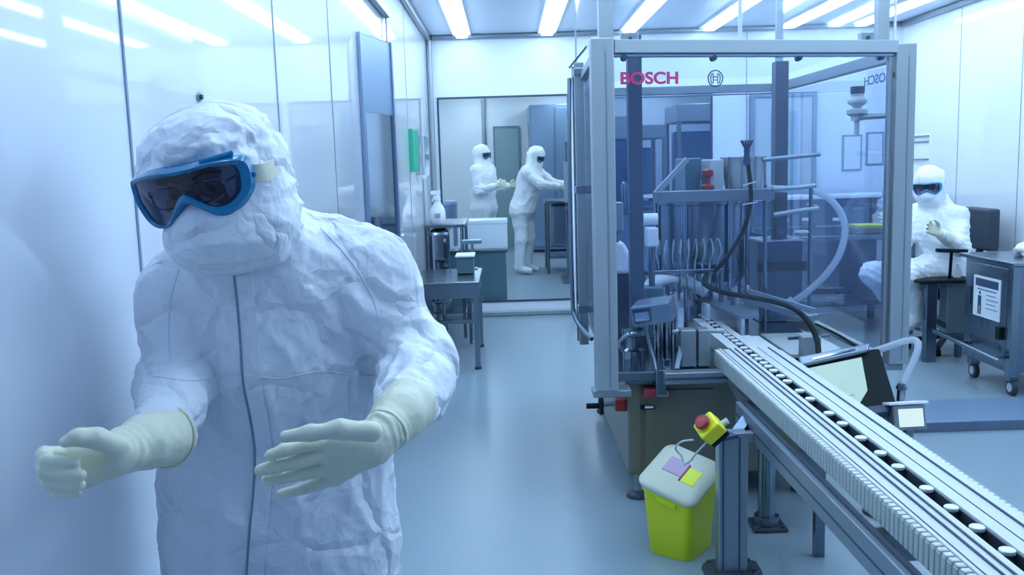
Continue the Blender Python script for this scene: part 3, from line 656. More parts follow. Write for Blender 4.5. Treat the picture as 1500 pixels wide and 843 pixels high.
# left side door: handle tube bending at the foot
MB().tube([(.355, 5.0, 1.94), (.345, 4.98, 1.5), (.345, 4.98, .78), (.355, 4.96, .66), (.39, 4.90, .60), (.43, 4.80, .565)], .012, smooth=6).build('door_handle', 'steeld', EN, smooth=True)
MB().cyl((.36, 5.05, 2.0), (.44, 4.9, 2.09), .006, 8).build('stay_rod', 'steeld', EN)
for z in (.70, 1.35, 1.97): MB().box(.375, .435, 4.97, 5.03, z-.02, z+.02).build('hinge', 'steel', EN, .003)
# upper clear partition up to the ceiling
UP = thing('hood_partition', 'clear curtain panels on slim posts between the enclosure top and the ceiling', 'partition', (1.1, 4.9, 2.0))
U = [Vector((.44, 4.0, 0)), Vector((1.69, 4.2, 0)), Vector((1.72, 5.85, 0)), Vector((.46, 5.85, 0))]
for p, w in zip(U, (.06, .05, .04, .012)): MB().box(p.x-w/2, p.x+w/2, p.y-w/2, p.y+w/2, 1.93, CZ).build('post', 'aluw', UP)
for a, b in ((0, 1), (1, 2), (2, 3), (3, 0)):
    p, q = U[a].copy(), U[b].copy(); p.z = q.z = (1.99+CZ)/2; MB().bar(p, q, .003, CZ-1.99).build('panel', 'film', UP)
q = at(1083, 30, 4.12); MB().box(q.x-.008, q.x+.008, 4.10, 4.115, 1.99, CZ).build('seam_strip', 'wp', UP)
q = at(1312, 30, 4.2); MB().box(q.x-.004, q.x+.004, 4.20, 4.21, 1.97, CZ).build('seam_strip', 'wp', UP)
for (px, py, w, lb) in ((922, 54, .07, 'small grey sensor box on the enclosure top rail, left end'), (1269, 55, .055, 'small grey sensor box on the enclosure top rail, right end')):
    q = at(px, py, 3.95+.2*(px > 1000)); c = thing('sensor_box', lb, 'sensor', q)
    MB().box(q.x-w/2, q.x+w/2, q.y-.02, q.y+.03, ZT-.03, ZT+.04).build('housing', 'alu', c, .004); MB().cyl((q.x, q.y-.02, ZT+.015), (q.x, q.y-.026, ZT+.015), .008, 10).build('eye', 'ink', c)

# filter on its arm
FI = thing('filter_capsule', 'two-stage filter capsule on a short arm at the right post of the enclosure', 'filter', at(1255, 160, 4.35))
b = at(1255, 195, 4.35)
q = [at(1253, y, 4.35) for y in (127, 138, 142, 147, 151, 157, 163, 167, 171, 177, 184, 200)]
def zz(i): return q[i].z-b.z
MB().lathe(b, [(.012, zz(11)), (.012, zz(9)), (.028, zz(9)), (.028, zz(8)), (.048, zz(7)), (.048, zz(6)+.006), (.02, zz(6)+.012), (.02, zz(5)), (.044, zz(4)), (.044, zz(3)), (.03, zz(2)), (.03, zz(1))]).build('capsule', 'wp2', FI, smooth=True)
MB().lathe(b, [(.03, zz(1)), (.032, zz(1)+.01), (.032, zz(0)), (0, zz(0))]).build('cap', 'ink', FI, smooth=True)
MB().tube([at(1260, 172, 4.33), at(1308, 169, 4.16)], .013).build('arm', 'alu', FI, smooth=True)
MB().tube([at(1256, 184, 4.35), at(1257, 198, 4.35)], .006).build('tip', 'ink', FI)
# hanging swab / duster end and its black cable
def hose(name, label, cat, pts, r, m, extra=None):
    t = thing(name, label, cat, pts[0]); MB().tube(pts, r, n=12, smooth=8).build('tube', m, t, smooth=True)
    if extra: extra(t)
    return t
P1 = [at(1094, 226, 4.70), at(1099, 270, 4.68), at(1099, 300, 4.66), at(1090, 335, 4.64), at(1070, 370, 4.62), at(1045, 400, 4.62)]
def tuft(t):
    k = at(1094, 222, 4.70)
    MB().lathe(k-Vector((0, 0, .07)), [(.018, 0), (.021, .02), (.013, .06), (.017, .08)]).build('grip', 'ink', t, smooth=True)
    m = MB()
    for i in range(12):
        a = i*PI/6; m.tube([k, k+Vector((.030*math.cos(a), .030*math.sin(a), .055))], .005, n=5)
    m.build('brush_tip', 'ink', t)
    for (x0, y0, x1, y1) in ((1088, 272, 1108, 266), (1088, 300, 1110, 296)): MB().bar(at(x0, y0, 4.66), at(x1, y1, 4.64), .006, .006).build('cable_tie', 'wp', t)
hose('cable', 'black cable with a brush-like tip hanging down in front of the stainless bowl', 'cable', P1, .0115, 'black', tuft)
P2 = [at(1036, 402, 4.72), at(1032, 416, 4.6), at(1058, 428, 4.4), at(1100, 436, 4.3), at(1140, 444, 4.2), at(1168, 456, 4.05), at(1187, 476, 3.92), at(1197, 500, 3.84), at(1199, 520, 3.78)]
hose('cable', 'thick black cable arching from the filling head down to the touch panel', 'cable', P2, .0125, 'black')
P3 = [at(1120, 276, 4.9), at(1165, 278, 4.9), at(1203, 284, 4.85), at(1227, 305, 4.8), at(1238, 335, 4.75), at(1230, 372, 4.7), at(1210, 402, 4.7), at(1180, 430, 4.7), at(1156, 446, 4.72)]
hose('hose', 'milky clear hose looping in a wide arc on the right of the filling machine', 'hose', P3, .018, 'hose', lambda t: MB().cyl(at(1152, 448, 4.72), at(1162, 440, 4.71), .024).build('coupling', 'wp2', t))
P4 = [at(1195, 475, 4.1), at(1230, 492, 3.95), at(1262, 514, 3.8), at(1272, 522, 3.76)]
hose('cable', 'thin dark cable running down to the corner of the touch panel', 'cable', P4, .005, 'black')
P5 = [at(1268, 518, 3.74), at(1295, 510, 3.72), at(1325, 500, 3.70), at(1340, 499, 3.68), at(1345, 508, 3.66), at(1338, 530, 3.64), at(1328, 550, 3.62), at(1322, 568, 3.60)]
def fit(t):
    MB().cyl(at(1321, 562, 3.6), at(1319, 590, 3.6), .016, 14).build('fitting', 'steeld', t, smooth=True); MB().cyl(at(1321, 566, 3.6), at(1320, 571, 3.6), .021, 14).build('ring', 'steel', t, smooth=True)
hose('hose', 'milky clear hose bending over beside the touch panel to the small display', 'hose', P5, .014, 'hose', fit)

# ================================================================== CONVEYOR
CV = thing('conveyor', 'long straight white vial conveyor running from the machine towards the lower right corner', 'conveyor', (1.03, 3, 0))
Y0, Y1, ZC = 1.22, 4.95, .67
YL = 3.95
MB().box(.905, 1.165, Y0, YL, .602, .614).build('bed', 'wp2', CV); MB().box(.955, 1.09, YL, Y1, .602, .625).build('bed', 'wp2', CV)
def strip(x0, x1, y0, y1, z0, z1, name, m, bv=.0015): return MB().box(x0, x1, y0, y1, z0, z1).build(name, m, CV, bv)
strip(.907, .917, Y0, YL, .612, .672, 'edge_rail', 'belt'); strip(.920, .9535, Y0, YL, .612, .668, 'slat_strip', 'belt'); strip(.956, 1.003, Y0, Y1-.2, .612, .668, 'guide_strip', 'belt')
strip(1.003, 1.043, Y0, Y1, .603, .617, 'slot_floor', 'dark'); strip(1.043, 1.0765, Y0, Y1-.2, .612, .672, 'guide_strip', 'belt'); strip(1.079, 1.1235, Y0, YL+.3, .612, .668, 'guide_strip', 'belt')
strip(1.1255, 1.166, Y0, YL+.3, .612, .664, 'slat_strip', 'belt')
for x in (.9547, .978, 1.0777, 1.1245, .9185): strip(x-.0020, x+.0020, Y0, YL, .64, .6725, 'groove', 'ink', 0)
strip(1.003, 1.0065, Y0, Y1-.2, .615, .664, 'slot_wall_shade', 'dark', 0); strip(1.0395, 1.043, Y0, Y1-.2, .615, .664, 'slot_wall_shade', 'dark', 0)  # dark strips added on the slot walls, painting in the shade of the slot
# ribbed flat-top chain on the near side: skirt with ribs, edge beads
rib = MB(); bead = MB(); n = int((YL-Y0)/.0254)
for i in range(n):
    y = Y0+.0254*i
    rib.box(.884, .905, y+.002, y+.0225, .602, .664); bead.box(.886, .905, y+.003, y+.0205, .664, .6705)
o = rib.build('chain_skirt', 'skirt', CV, .002, seg=1); o['kind'] = 'stuff'; o = bead.build('chain_beads', 'belt', CV, .002, seg=1); o['kind'] = 'stuff'
strip(.895, .907, Y0, YL, .602, .66, 'skirt_backing', 'ink', 0)
rib = MB()
for i in range(n):
    y = Y0+.0254*i; rib.box(1.166, 1.180, y+.003, y+.0225, .603, .660)
o = rib.build('chain_skirt', 'belt', CV, .002, seg=1); o['kind'] = 'stuff'
# lower aluminium beams and supports
for x in (.85, 1.13):
    b = MB().box(x, x+.043, 1.05, 3.42, .488, .576).build('beam', 'alu', CV, .004)
    MB().box(x-.001, x, 1.06, 3.41, .525, .532).build('groove', 'ink', b); MB().box(x+.017, x+.026, 1.06, 3.41, .576, .577).build('groove', 'ink', b)
for y in (1.5, 2.15, 2.8, 3.3):
    MB().box(.86, 1.165, y, y+.04, .50, .575).build('cross_tie', 'alu', CV, .003); 
    for x in (.92, 1.10): MB().box(x, x+.03, y, y+.04, .575, .602).build('spacer', 'alu', CV)
MB().bar((.90, 3.4, .56), (.95, 3.9, .575), .05, .05).build('link_arm', 'alu', CV)
g = MB().bar((.87, 3.30, .53), (.80, 3.20, .50), .04, .05).build('post_bracket', 'steeld', CV)
# near post with foot
pb = atz(1065, 826, .012)
px_ = .775
pp = MB().box(px_-.052, px_+.052, 3.14, 3.20, .02, .535).build('post', 'alu', CV, .004)
for x in (px_-.04, px_+.018): MB().box(x, x+.006, 3.137, 3.14, .03, .52).build('groove', 'ink', pp)
MB().box(px_+.022, px_+.026, 3.1385, 3.14, .03, .52).build('groove', 'seam', pp)
MB().box(px_+.03, .895, 3.15, 3.19, .495, .53).build('post_arm', 'alu', CV, .003)
P = [(-.10, -.02), (-.06, -.07), (.06, -.07), (.11, -.02), (.11, .06), (.06, .09), (-.06, .09), (-.10, .05)]
k = MB(); k.prism([Vector((px_+x, 3.17+y, 0)) for x, y in P], [Vector((px_+x*.95, 3.17+y*.95, .022)) for x, y in P]); f = k.build('foot_plate', 'dark', CV, .004)
for x, y in ((-.07, -.035), (.075, -.035), (.075, .06), (-.07, .06)): MB().cyl((px_+x, 3.17+y, .022), (px_+x, 3.17+y, .028), .009, 8).build('bolt', 'steel', f)
k = MB().box(.955, 1.09, 3.52, 3.66, 0, .015).build('foot_plate', 'dark', CV, .003); MB().cyl((1.02, 3.59, .015), (1.02, 3.59, .57), .034, 20).build('pedestal', 'steel', CV, smooth=True)
MB().cyl((1.02, 3.59, .015), (1.02, 3.59, .05), .05, 20).build('collar', 'steeld', CV, smooth=True)
for x, y in ((.975, 3.54), (1.07, 3.54)): MB().cyl((x, y, .015), (x, y, .02), .008, 8).build('bolt', 'steel', k)
for x, y in ((1.135, 3.30), (.87, 1.5), (1.14, 1.5)): MB().box(x-.018, x+.018, y-.018, y+.018, 0, .49).build('leg', 'steeld', CV, .002)
# vials
v0 = thing('glass_vial', 'small stoppered glass vial standing in the dark slot of the white conveyor', 'vial', (1.023, 1.3, .618), 'stoppered vials in the conveyor slot')
prof = [(.0115, 0), (.0125, .002), (.0125, .032), (.0095, .038), (.0065, .041), (.0065, .046)]
b_ = MB().lathe((0, 0, 0), prof, n=14).build('body', 'vial', None, smooth=True); b_.parent = v0
l_ = MB().lathe((0, 0, .044), [(.0160, 0), (.0168, .001), (.0168, .008), (.0150, .0095), (.007, .0098), (0, .0095)], n=18).build('cap', 'wp', None, smooth=True); l_.parent = v0
ys = []
for (px, py) in ((1460, 805), (1419, 771), (1382, 742), (1347, 714), (1308, 682), (1285, 662), (1257, 640), (1232, 619), (1212, 604), (1186, 583), (1172, 571), (1157, 557)):
    ys.append(atz(px, py, .672).y)
y = ys[-1]+.085
while y < 4.9: ys.append(y); y += .065+.03*random.random()
ys = [1.45]+ys
for i, y in enumerate(ys):
    if i == 0: r = v0
    else:
        r = v0.copy(); C.objects.link(r)
        for ch in (b_, l_): c = ch.copy(); C.objects.link(c); c.parent = r
    r.location = (1.023, y, .618)

# ---- emergency stop on the post
ES = thing('emergency_stop', 'yellow emergency stop box with a red mushroom button on the grey conveyor post', 'switch', (px_, 3.1, .56))
q = at(1040, 628, 3.08)
ez = Vector((-.66, -.42, .62)).normalized(); ey_ = Vector((-.62, .10, -.62)); ey_ = (ey_-ez*ey_.dot(ez)).normalized(); ex_ = ey_.cross(ez)
Mx = Matrix.Translation(q) @ Matrix(((ex_.x, ey_.x, ez.x, 0), (ex_.y, ey_.y, ez.y, 0), (ex_.z, ey_.z, ez.z, 0), (0, 0, 0, 1)))
k = MB().box(-.038, .038, -.040, .040, -.030, .030, Mx).build('housing', 'yell2', ES, .008, seg=3)
MB().box(-.034, .034, -.036, .036, -.052, -.030, Mx).build('backing', 'black', ES, .004)
def mloc(v): return Mx @ Vector(v)
bt = MB().lathe(Vector((0, 0, 0)), [(.013, .03), (.013, .042), (.026, .044), (.028, .052), (.024, .060), (.0, .062)], M=None).build('button', 'red', ES, smooth=True)
bt.data.transform(Mx @ Matrix.Translation((0, 0, -.004)))
MB().bar(mloc((.0, .02, -.05)), Vector((px_+.0, 3.14, .53)), .05, .012).build('mount_plate', 'ink', ES)
MB().cyl(mloc((.0, -.034, -.022)), mloc((-.004, -.062, -.026)), .012, 12).build('gland', 'wp2', ES, smooth=True)
cb = mloc((-.004, -.06, -.026))
MB().tube([cb, at(1022, 662, 3.06), at(1012, 675, 3.10), at(1002, 680, 3.14), at(998, 668, 3.15), at(992, 662, 3.15), at(990, 655, 3.14), at(1000, 647, 3.12), at(1016, 645, 3.08)], .0035, smooth=6, n=8).build('cable', 'wp2', ES, smooth=True)

# ---- yellow sharps bin
def rr(cx, cy, hx, hy, r, z, n=6):
    out = []
    for sx, sy, a0 in ((1, 1, 0), (-1, 1, 90), (-1, -1, 180), (1, -1, 270)):
        for k in range(n+1):
            a = R_(a0+90*k/n); out.append(Vector((cx+sx*(hx-r)+r*math.cos(a), cy+sy*(hy-r)+r*math.sin(a), z)))
    return out
def loft(loops, mb=None):
    mb = mb or MB(); n = len(loops[0]); V = [p for l in loops for p in l]
    F = [(i*n+k, i*n+(k+1) % n, (i+1)*n+(k+1) % n, (i+1)*n+k) for i in range(len(loops)-1) for k in range(n)]
    F += [tuple(range(n-1, -1, -1)), tuple((len(loops)-1)*n+k for k in range(n))]
    return mb.add(V, F)
BN = thing('waste_bin', 'bright yellow sharps bin with a frosted lid on the floor by the grey conveyor post', 'bin', (.62, 3.3, 0))
cx, cy = .635, 3.405
Mb = Matrix.Translation((cx, cy, 0)) @ Matrix.Rotation(R_(-38), 4, 'Z')
def bl(hx, hy, r, z, sl=0):
    P = [Mb @ p for p in rr(0, 0, hx, hy, r, z)]
    for p in P: p.z += sl*(p.y-3.245)
    return P
loft([bl(.085, .100, .03, 0), bl(.088, .103, .03, .006), bl(.106, .121, .034, .205, .36), bl(.112, .127, .036, .210, .37), bl(.112, .127, .036, .228, .38)]).build('tub', 'yellow', BN, smooth=True)
loft([bl(.118, .133, .042, .226, .38), bl(.121, .136, .043, .232, .38), bl(.121, .136, .043, .240, .38), bl(.112, .127, .04, .250, .38), bl(.09, .105, .03, .254, .38)]).build('lid', 'lid', BN, smooth=True)
def slant(o):
    for v in o.data.vertices: v.co.z += .38*(v.co.y-3.245)
    return o
slant(MB().box(-.060, .02, -.035, .050, .253, .2575, Mb).build('flap_label', 'purple', BN))
slant(MB().box(.026, .080, -.055, .03, .253, .256, Mb).build('opening', 'yellow', BN))
slant(MB().box(.020, .026, -.055, .04, .253, .260, Mb).build('flap_hinge', 'redp', BN))
slant(MB().box(-.04, .045, -.131, -.125, .195, .212, Mb).build('catch', 'yellow', BN, .002))

# ---- touch panel
HM = thing('touch_panel', 'dark-framed touch panel with a pale green screen behind the white conveyor', 'touch panel', (1.45, 3.7, .5))
a, b, c_, d_ = at(1185, 540, 3.72), at(1262, 524, 3.70), at(1275, 596, 3.56), at(1200, 600, 3.58)
nx = (b-a).normalized(); up = (a-d_).normalized(); nn = nx.cross(up).normalized()
if nn.y > 0: nn = -nn
def panel(mb, p0, p1, p2, p3, th, off=0):
    q = [p+nn*off for p in (p0, p1, p2, p3)]; return mb.prism(q, [p-nn*th for p in q])
panel(MB(), a-nx*.03+up*.045, b+nx*.08+up*.03, c_+nx*.10-up*.02, d_-nx*.03-up*.04, .05, -.004).build('housing', 'black', HM, .006)
panel(MB(), a, b, c_, d_, .004, .002).build('screen', 'screen', HM)
panel(MB(), a-nx*.035+up*.055, b+nx*.045+up*.05, b+nx*.03+up*.012, a-nx*.03+up*.008, .10, .02).build('hood', 'steeld', HM, .008)
panel(MB(), a+nx*.02+up*.030, b-nx*.02+up*.035, b-nx*.02+up*.028, a+nx*.02+up*.023, .004, .024).build('hood_stripe', 'mirror', HM)
panel(MB(), d_-nx*.03-up*.015, c_+nx*.08-up*.01, c_+nx*.06-up*.045, d_-nx*.03-up*.05, .04, .01).build('lower_lip', 'ink', HM, .004)
m = MB()
for i, (u, w, L) in enumerate(((.5, .55, .06), (.55, .75, .035), (.5, .25, .05), (.2, .8, .05))):
    p = d_+(c_-d_)*u+(a-d_)*w; panel(m, p, p+nx*L, p+nx*L-up*.003, p-up*.003, .001, .0045)
m.build('screen_text', 'teal', HM)
MB().bar((1.17, 3.68, .52), (1.42, 3.74, .50), .03, .03).build('mount_arm', 'steeld', HM)
MB().cyl((1.55, 3.70, 0), (1.55, 3.70, .50), .018, 12).build('stand', 'steeld', HM); MB().lathe((1.55, 3.70, 0), [(.09, 0), (.09, .01), (.02, .02)]).build('stand_foot', 'dark', HM, smooth=True)
# small display
SD = thing('small_display', 'small bright white readout on a short grey pole right of the touch panel', 'display', (1.6, 3.55, 0))
q = at(1334, 612, 3.5); Mx = Matrix.Translation(q) @ Matrix.Rotation(R_(4), 4, 'Z') @ Matrix.Rotation(R_(-14), 4, 'X')
MB().box(-.068, .064, 0, .06, -.050, .048, Mx).build('housing', 'alu', SD, .006); MB().box(-.048, .050, -.004, 0, -.036, .034, Mx).build('screen', 'screen2', SD)
MB().box(-.085, .075, -.01, .09, .050, .062, Mx).build('top_plate', 'wp', SD, .003)
MB().cyl((q.x+.01, q.y+.04, 0), (q.x+.01, q.y+.04, q.z-.04), .02, 14).build('pole', 'steel', SD, smooth=True); MB().lathe((q.x+.01, q.y+.04, 0), [(.08, 0), (.08, .01), (.02, .02)]).build('foot', 'dark', SD, smooth=True)
# low platform on the floor at right
PL = thing('floor_platform', 'low flat dark steel platform on the floor at the right edge', 'platform', (3, 4.9, 0))
MB().box(2.14, 3.6, 4.80, 5.25, .03, .055).build('deck', 'blued', PL, .004); MB().box(2.14, 3.6, 4.79, 4.80, .0, .05).build('front_edge', 'steeld', PL); MB().box(2.16, 3.58, 4.82, 5.23, 0, .03).build('base', 'dark', PL)
# ================================================================== PEOPLE
def basis(F, Rt):
    F = Vector(F).normalized(); Rt = Vector(Rt); Rt = (Rt-F*Rt.dot(F)).normalized(); U_ = Rt.cross(F).normalized()
    if U_.z < 0: U_ = -U_
    return Rt, F, U_
def goggles(root, Hc, B, s=1.0, dist=.115, fine=True):
    """wrap-around goggles: outline drawn in (arc, up) coordinates, bent round the face"""
    Rt, F, Up = B; RAD = .112
    def mp(a, u, d=0):
        th = a/RAD; rr_ = RAD+d
        return Hc + (Rt*(rr_*math.sin(th)) + F*(dist-RAD+rr_*math.cos(th)+ (-.006*abs(u)/.04)) + Up*u)*s
    outer = [(-.112,.016),(-.106,.034),(-.075,.043),(-.04,.047),(0,.046),(.04,.047),(.075,.043),(.106,.034),(.114,.014),(.106,-.014),(.082,-.034),(.058,-.046),(.036,-.042),(.020,-.026),(0,-.010),(-.020,-.026),(-.036,-.042),(-.058,-.046),(-.084,-.036),(-.104,-.012)]
    inner = [(-.106,.015),(-.100,.026),(-.072,.033),(-.04,.036),(0,.035),(.04,.036),(.070,.033),(.084,.026),(.088,.012),(.083,-.008),(.070,-.020),(.054,-.026),(.036,-.023),(.020,-.010),(0,.005),(-.020,-.012),(-.036,-.030),(-.058,-.040),(-.082,-.032),(-.100,-.010)]
    def dens(L):
        P = catmull([Vector((a, u, 0)) for a, u in L], 4, True); return [(p.x, p.y) for p in P]
    o_, i_ = dens(outer), dens(inner); n = len(o_)
    V = []; 
    for L, d in ((i_, .004), ([((a+c)/2, (b+e)/2) for (a, b), (c, e) in zip(o_, i_)], .009), (o_, .002), ([(a*1.0, b*1.0) for a, b in o_], -.022), ([(a*.93, b*.90) for a, b in o_], -.030), ([(a*.98, b*.98) for a, b in i_], -.020)):
        V += [mp(a, u, d) for a, u in L]
    F_ = [(r*n+k, r*n+(k+1) % n, ((r+1) % 6)*n+(k+1) % n, ((r+1) % 6)*n+k) for r in range(6) for k in range(n)]
    g = MB().add(V, F_).build('goggles', 'goggle', root, smooth=True)
    # lens: grid of quads filling the inner outline by fan rows
    rows_ = 5; c = [(0.0 + p[0]*.0, .01) for p in i_]; V = []; F_ = []
    for r in range(rows_+1):
        t = r/rows_
        for (a, u) in i_: V.append(mp(a*t, .012+(u-.012)*t, .003))
    for r in range(rows_): F_ += [(r*n+k, r*n+(k+1) % n, (r+1)*n+(k+1) % n, (r+1)*n+k) for k in range(n)]
    MB().add(V, F_).build('lens', 'lens', g, smooth=True)
    return g, mp
def strap(root, Hc, B, s, rad, m='glove', w=.022):
    Rt, F, Up = B; st = MB(); V = []; n = 28
    for i in range(n+1):
        a = R_(52)+R_(256)*i/n
        p = Hc+(Rt*(rad[0]*math.sin(a))+F*(rad[1]*math.cos(a)+rad[2]))*s
        for dz, dr in ((-w/2, 0), (w/2, 0), (w/2, .004), (-w/2, .004)): V.append(p+(Up*dz+(Rt*math.sin(a)+F*math.cos(a))*dr)*s+Up*.008*s)
    F_ = [(i*4+k, i*4+(k+1) % 4, (i+1)*4+(k+1) % 4, (i+1)*4+k) for i in range(n) for k in range(4)]+[(0, 1, 2, 3), (n*4+3, n*4+2, n*4+1, n*4)]
    return st.add(V, F_).build('strap', m, root)
def hand_chains(W, D, N, T, s=1.0, curl=.5):
    """wrist W, finger direction D, palm normal N (towards the palm side), thumb side T -> joint chains"""
    W, D, N, T = Vector(W), Vector(D).normalized(), Vector(N).normalized(), Vector(T).normalized()
    out = []
    for i, (o, L) in enumerate(((.030, .078), (.010, .086), (-.010, .080), (-.028, .062))):
        m = W+(D*(.088-abs(o-.005)*.3)+T*o)*s; P = [m]; d = (D+T*o*4).normalized(); a = curl*.55
        for f in (.45, .30, .25):
            d = (d*math.cos(a)+N*math.sin(a)).normalized(); N2 = N; P.append(P[-1]+d*L*f*s); a = curl*.7
        out.append(P)
    th = [W+(D*.02+T*.022)*s, W+(D*.055+T*.050+N*.018)*s, W+(D*.085+T*.060+N*.03)*s, W+(D*.108+T*.058+N*.036)*s]
    return out, th, W, D, T
def hand_sdf(S, H, s=1.0, g=0.0):
    f, th, W, D, T = H
    for o0, o1 in ((.014, .028), (.004, .010), (-.006, -.010), (-.014, -.026)):
        S.cap(W+T*o0*s, W+(D*.085+T*o1)*s, .0135*s+g, .0125*s+g, .012)
    for P, r in zip(f, (.0098, .0100, .0096, .0086)):
        S.chain(P, [r*s+g+.001, r*s+g, r*s*.94+g, r*s*.84+g], .004)
    S.chain(th, [.016*s+g, .0135*s+g, .0115*s+g, .0095*s+g], .008)
def av(v): return np.array(v, float)

def figure(label, J, F, Rt, s=1.0, h=.010, group=None, boots=True, curl=.6, cat='person', seated=False):
    """standing or seated worker: continuous body mesh with garment children"""
    B = basis(F, Rt); Hc = Vector(J['head']); Rt, F, Up = B
    M_ = [list(Rt), list(F), list(Up)]
    hands = []
    for sd in ('l', 'r'):
        W, E_ = Vector(J['wrist_'+sd]), Vector(J['elbow_'+sd]); D = Vector(J['hand_'+sd])-W; D.normalize()
        T = Vector((0, 0, 1)); T = (T-D*T.dot(D)).normalized(); N = D.cross(T)*(1 if sd == 'l' else -1); hands.append(hand_chains(W, D, N, T, s, curl))
    # skin body
    S = SDF(); S.ell(Hc, (.074*s, .090*s, .112*s), M_, .02); S.cap(Hc+F*.085*s-Up*.005*s, Hc+F*.098*s-Up*.028*s, .010*s, .014*s, .01)
    S.cap(Hc-Up*.06*s-F*.02*s, J['neck'], .052*s, .056*s, .02); S.chain([J['neck'], J['chest'], J['pelvis']], [.07*s, .11*s, .11*s], .04)
    for sd, Hn in zip(('l', 'r'), hands):
        S.chain([J['chest'], J['shoulder_'+sd], J['elbow_'+sd], J['wrist_'+sd]], [.06*s, .042*s, .034*s, .022*s], .03); hand_sdf(S, Hn, s, -.0015)
        S.chain([J['pelvis'], J['hip_'+sd], J['knee_'+sd], J['ankle_'+sd], J['toe_'+sd]], [.08*s, .075*s, .05*s, .035*s, .028*s], .03)
    body = S.build('person', h*.8, 'skin'); tag(body, label, cat, group)
    # coverall with hood and boot covers
    G = SDF(); sy = (1, 1.3, 1)
    G.cap(J['neck'], J['chest'], .085*s, .155*s, .08, None); G.cap(J['chest'], J['pelvis'], .165*s, .165*s, .08)
    for sd in ('l', 'r'):
        G.chain([J['chest'], J['shoulder_'+sd]], [.10*s, .078*s], .06); G.chain([J['shoulder_'+sd], J['elbow_'+sd], Vector(J['wrist_'+sd]).lerp(Vector(J['elbow_'+sd]), .12)], [.076*s, .062*s, .046*s], .035)
        G.chain([J['hip_'+sd], J['knee_'+sd], J['ankle_'+sd]], [.115*s, .088*s, .070*s], .05); G.cap(J['pelvis'], J['hip_'+sd], .14*s, .12*s, .07)
        if boots: G.cap(Vector(J['ankle_'+sd])+Vector((0, 0, -.02*s)), J['toe_'+sd], .055*s, .040*s, .03)
    G.ell(Hc+Up*.028*s-F*.012*s, (.108*s, .125*s, .118*s), M_, .03); G.ell(Hc-Up*.06*s+F*.01*s, (.098*s, .105*s, .090*s), M_, .04)
    G.cap(Hc-Up*.06*s-F*.03*s, J['neck'], .088*s, .10*s, .05); G.sub(Hc+F*.10*s+Up*.004*s, (.080*s, .055*s, .036*s), M_)
    js = [av(J['elbow_l']), av(J['elbow_r']), av(J['knee_l']), av(J['knee_r'])]
    def disp(V, N):
        d = crumple(V, .012*s, 8/s, 3, (1, 1, .7))
        for j in js: d += folds(V, j, .16*s, (.3, .2, 1), 75/s, .006*s)
        return d+crumple(V, .005*s, 20/s, 9)
    G.build('coverall', h, 'cloth2', body, disp, 1)
    K = SDF(); K.ell(Hc-Up*.058*s+F*.078*s, (.062*s, .05*s, .052*s), M_, .02); K.build('mask', h*.6, 'mask', body)
    goggles(body, Hc, B, s); strap(body, Hc+Up*.0*s, B, s, (.112, .128, -.012), 'wp')
    for Hn, sd in zip(hands, ('l', 'r')):
        K = SDF(); hand_sdf(K, Hn, s, .001); W, E_ = Vector(J['wrist_'+sd]), Vector(J['elbow_'+sd])
        K.cap(W, W.lerp(E_, .38), .030*s, .052*s, .01); K.build('glove', h*.55 if h > .006 else .004, 'glove', body)
    return body

# ---- seated worker at right
J = dict(head=at(1361, 272, 6.72), neck=at(1370, 298, 6.78), chest=at(1374, 330, 6.80), pelvis=at(1386, 392, 6.86),
 shoulder_r=at(1400, 318, 6.66), elbow_r=at(1408, 364, 6.52), wrist_r=at(1376, 342, 6.38), hand_r=at(1352, 330, 6.34),
 shoulder_l=at(1346, 314, 6.98), elbow_l=at(1322, 356, 6.86), wrist_l=at(1304, 338, 6.62), hand_l=at(1297, 318, 6.55),
 hip_r=at(1392, 396, 6.78), knee_r=at(1280, 402, 6.72), ankle_r=at(1330, 468, 6.98), toe_r=at(1308, 482, 6.88),
 hip_l=at(1378, 398, 6.96), knee_l=at(1330, 404, 6.62), ankle_l=at(1342, 464, 6.72), toe_l=at(1325, 480, 6.62))
fig = figure('person in white coverall and blue goggles sitting on a stool at the right', J, (-.52, -.80, -.22), (.84, -.52, .04), 1.0, .0095)
ST = thing('work_stool', 'dark work stool with one armrest under the seated person, by the right wall', 'stool', (3.0, 6.75, 0))
sc_ = at(1388, 412, 6.84); zs = min(J['pelvis'].z-.17, .56)
MB().lathe((sc_.x, sc_.y, zs-.05), [(.20, 0), (.225, .02), (.225, .045), (.19, .06), (0, .06)], n=32).build('seat', 'dark', ST, smooth=True)
MB().cyl((sc_.x, sc_.y, .1), (sc_.x, sc_.y, zs-.04), .03).build('gas_column', 'steeld', ST, smooth=True)
for i in range(5):
    a = i*2*PI/5+.3; e = Vector((sc_.x+.26*math.cos(a), sc_.y+.26*math.sin(a), .07)); MB().bar((sc_.x, sc_.y, .11), e, .035, .03).build('base_arm', 'dark', ST); MB().cyl(e-Vector((.012, 0, .04)), e+Vector((.012, 0, -.04)), .03, 14).build('caster', 'black', ST, smooth=True)
MB().tube([(sc_.x+.22*math.cos(a*PI/12), sc_.y+.22*math.sin(a*PI/12), .17) for a in range(24)], .012, n=8, closed=True).build('foot_ring', 'steel', ST, smooth=True)
for a in (0, 2.1, 4.2): MB().bar((sc_.x, sc_.y, .17), (sc_.x+.22*math.cos(a), sc_.y+.22*math.sin(a), .17), .012, .012).build('ring_spoke', 'steel', ST)
q = at(1436, 335, 7.1); MB().box(q.x-.04, q.x+.05, q.y-.2, q.y+.22, q.z-.16, q.z+.16).build('backrest', 'dark', ST, .02, seg=3)
MB().bar((q.x+.02, q.y, q.z-.1), (sc_.x+.15, sc_.y, zs-.03), .05, .015).build('back_bar', 'black', ST)
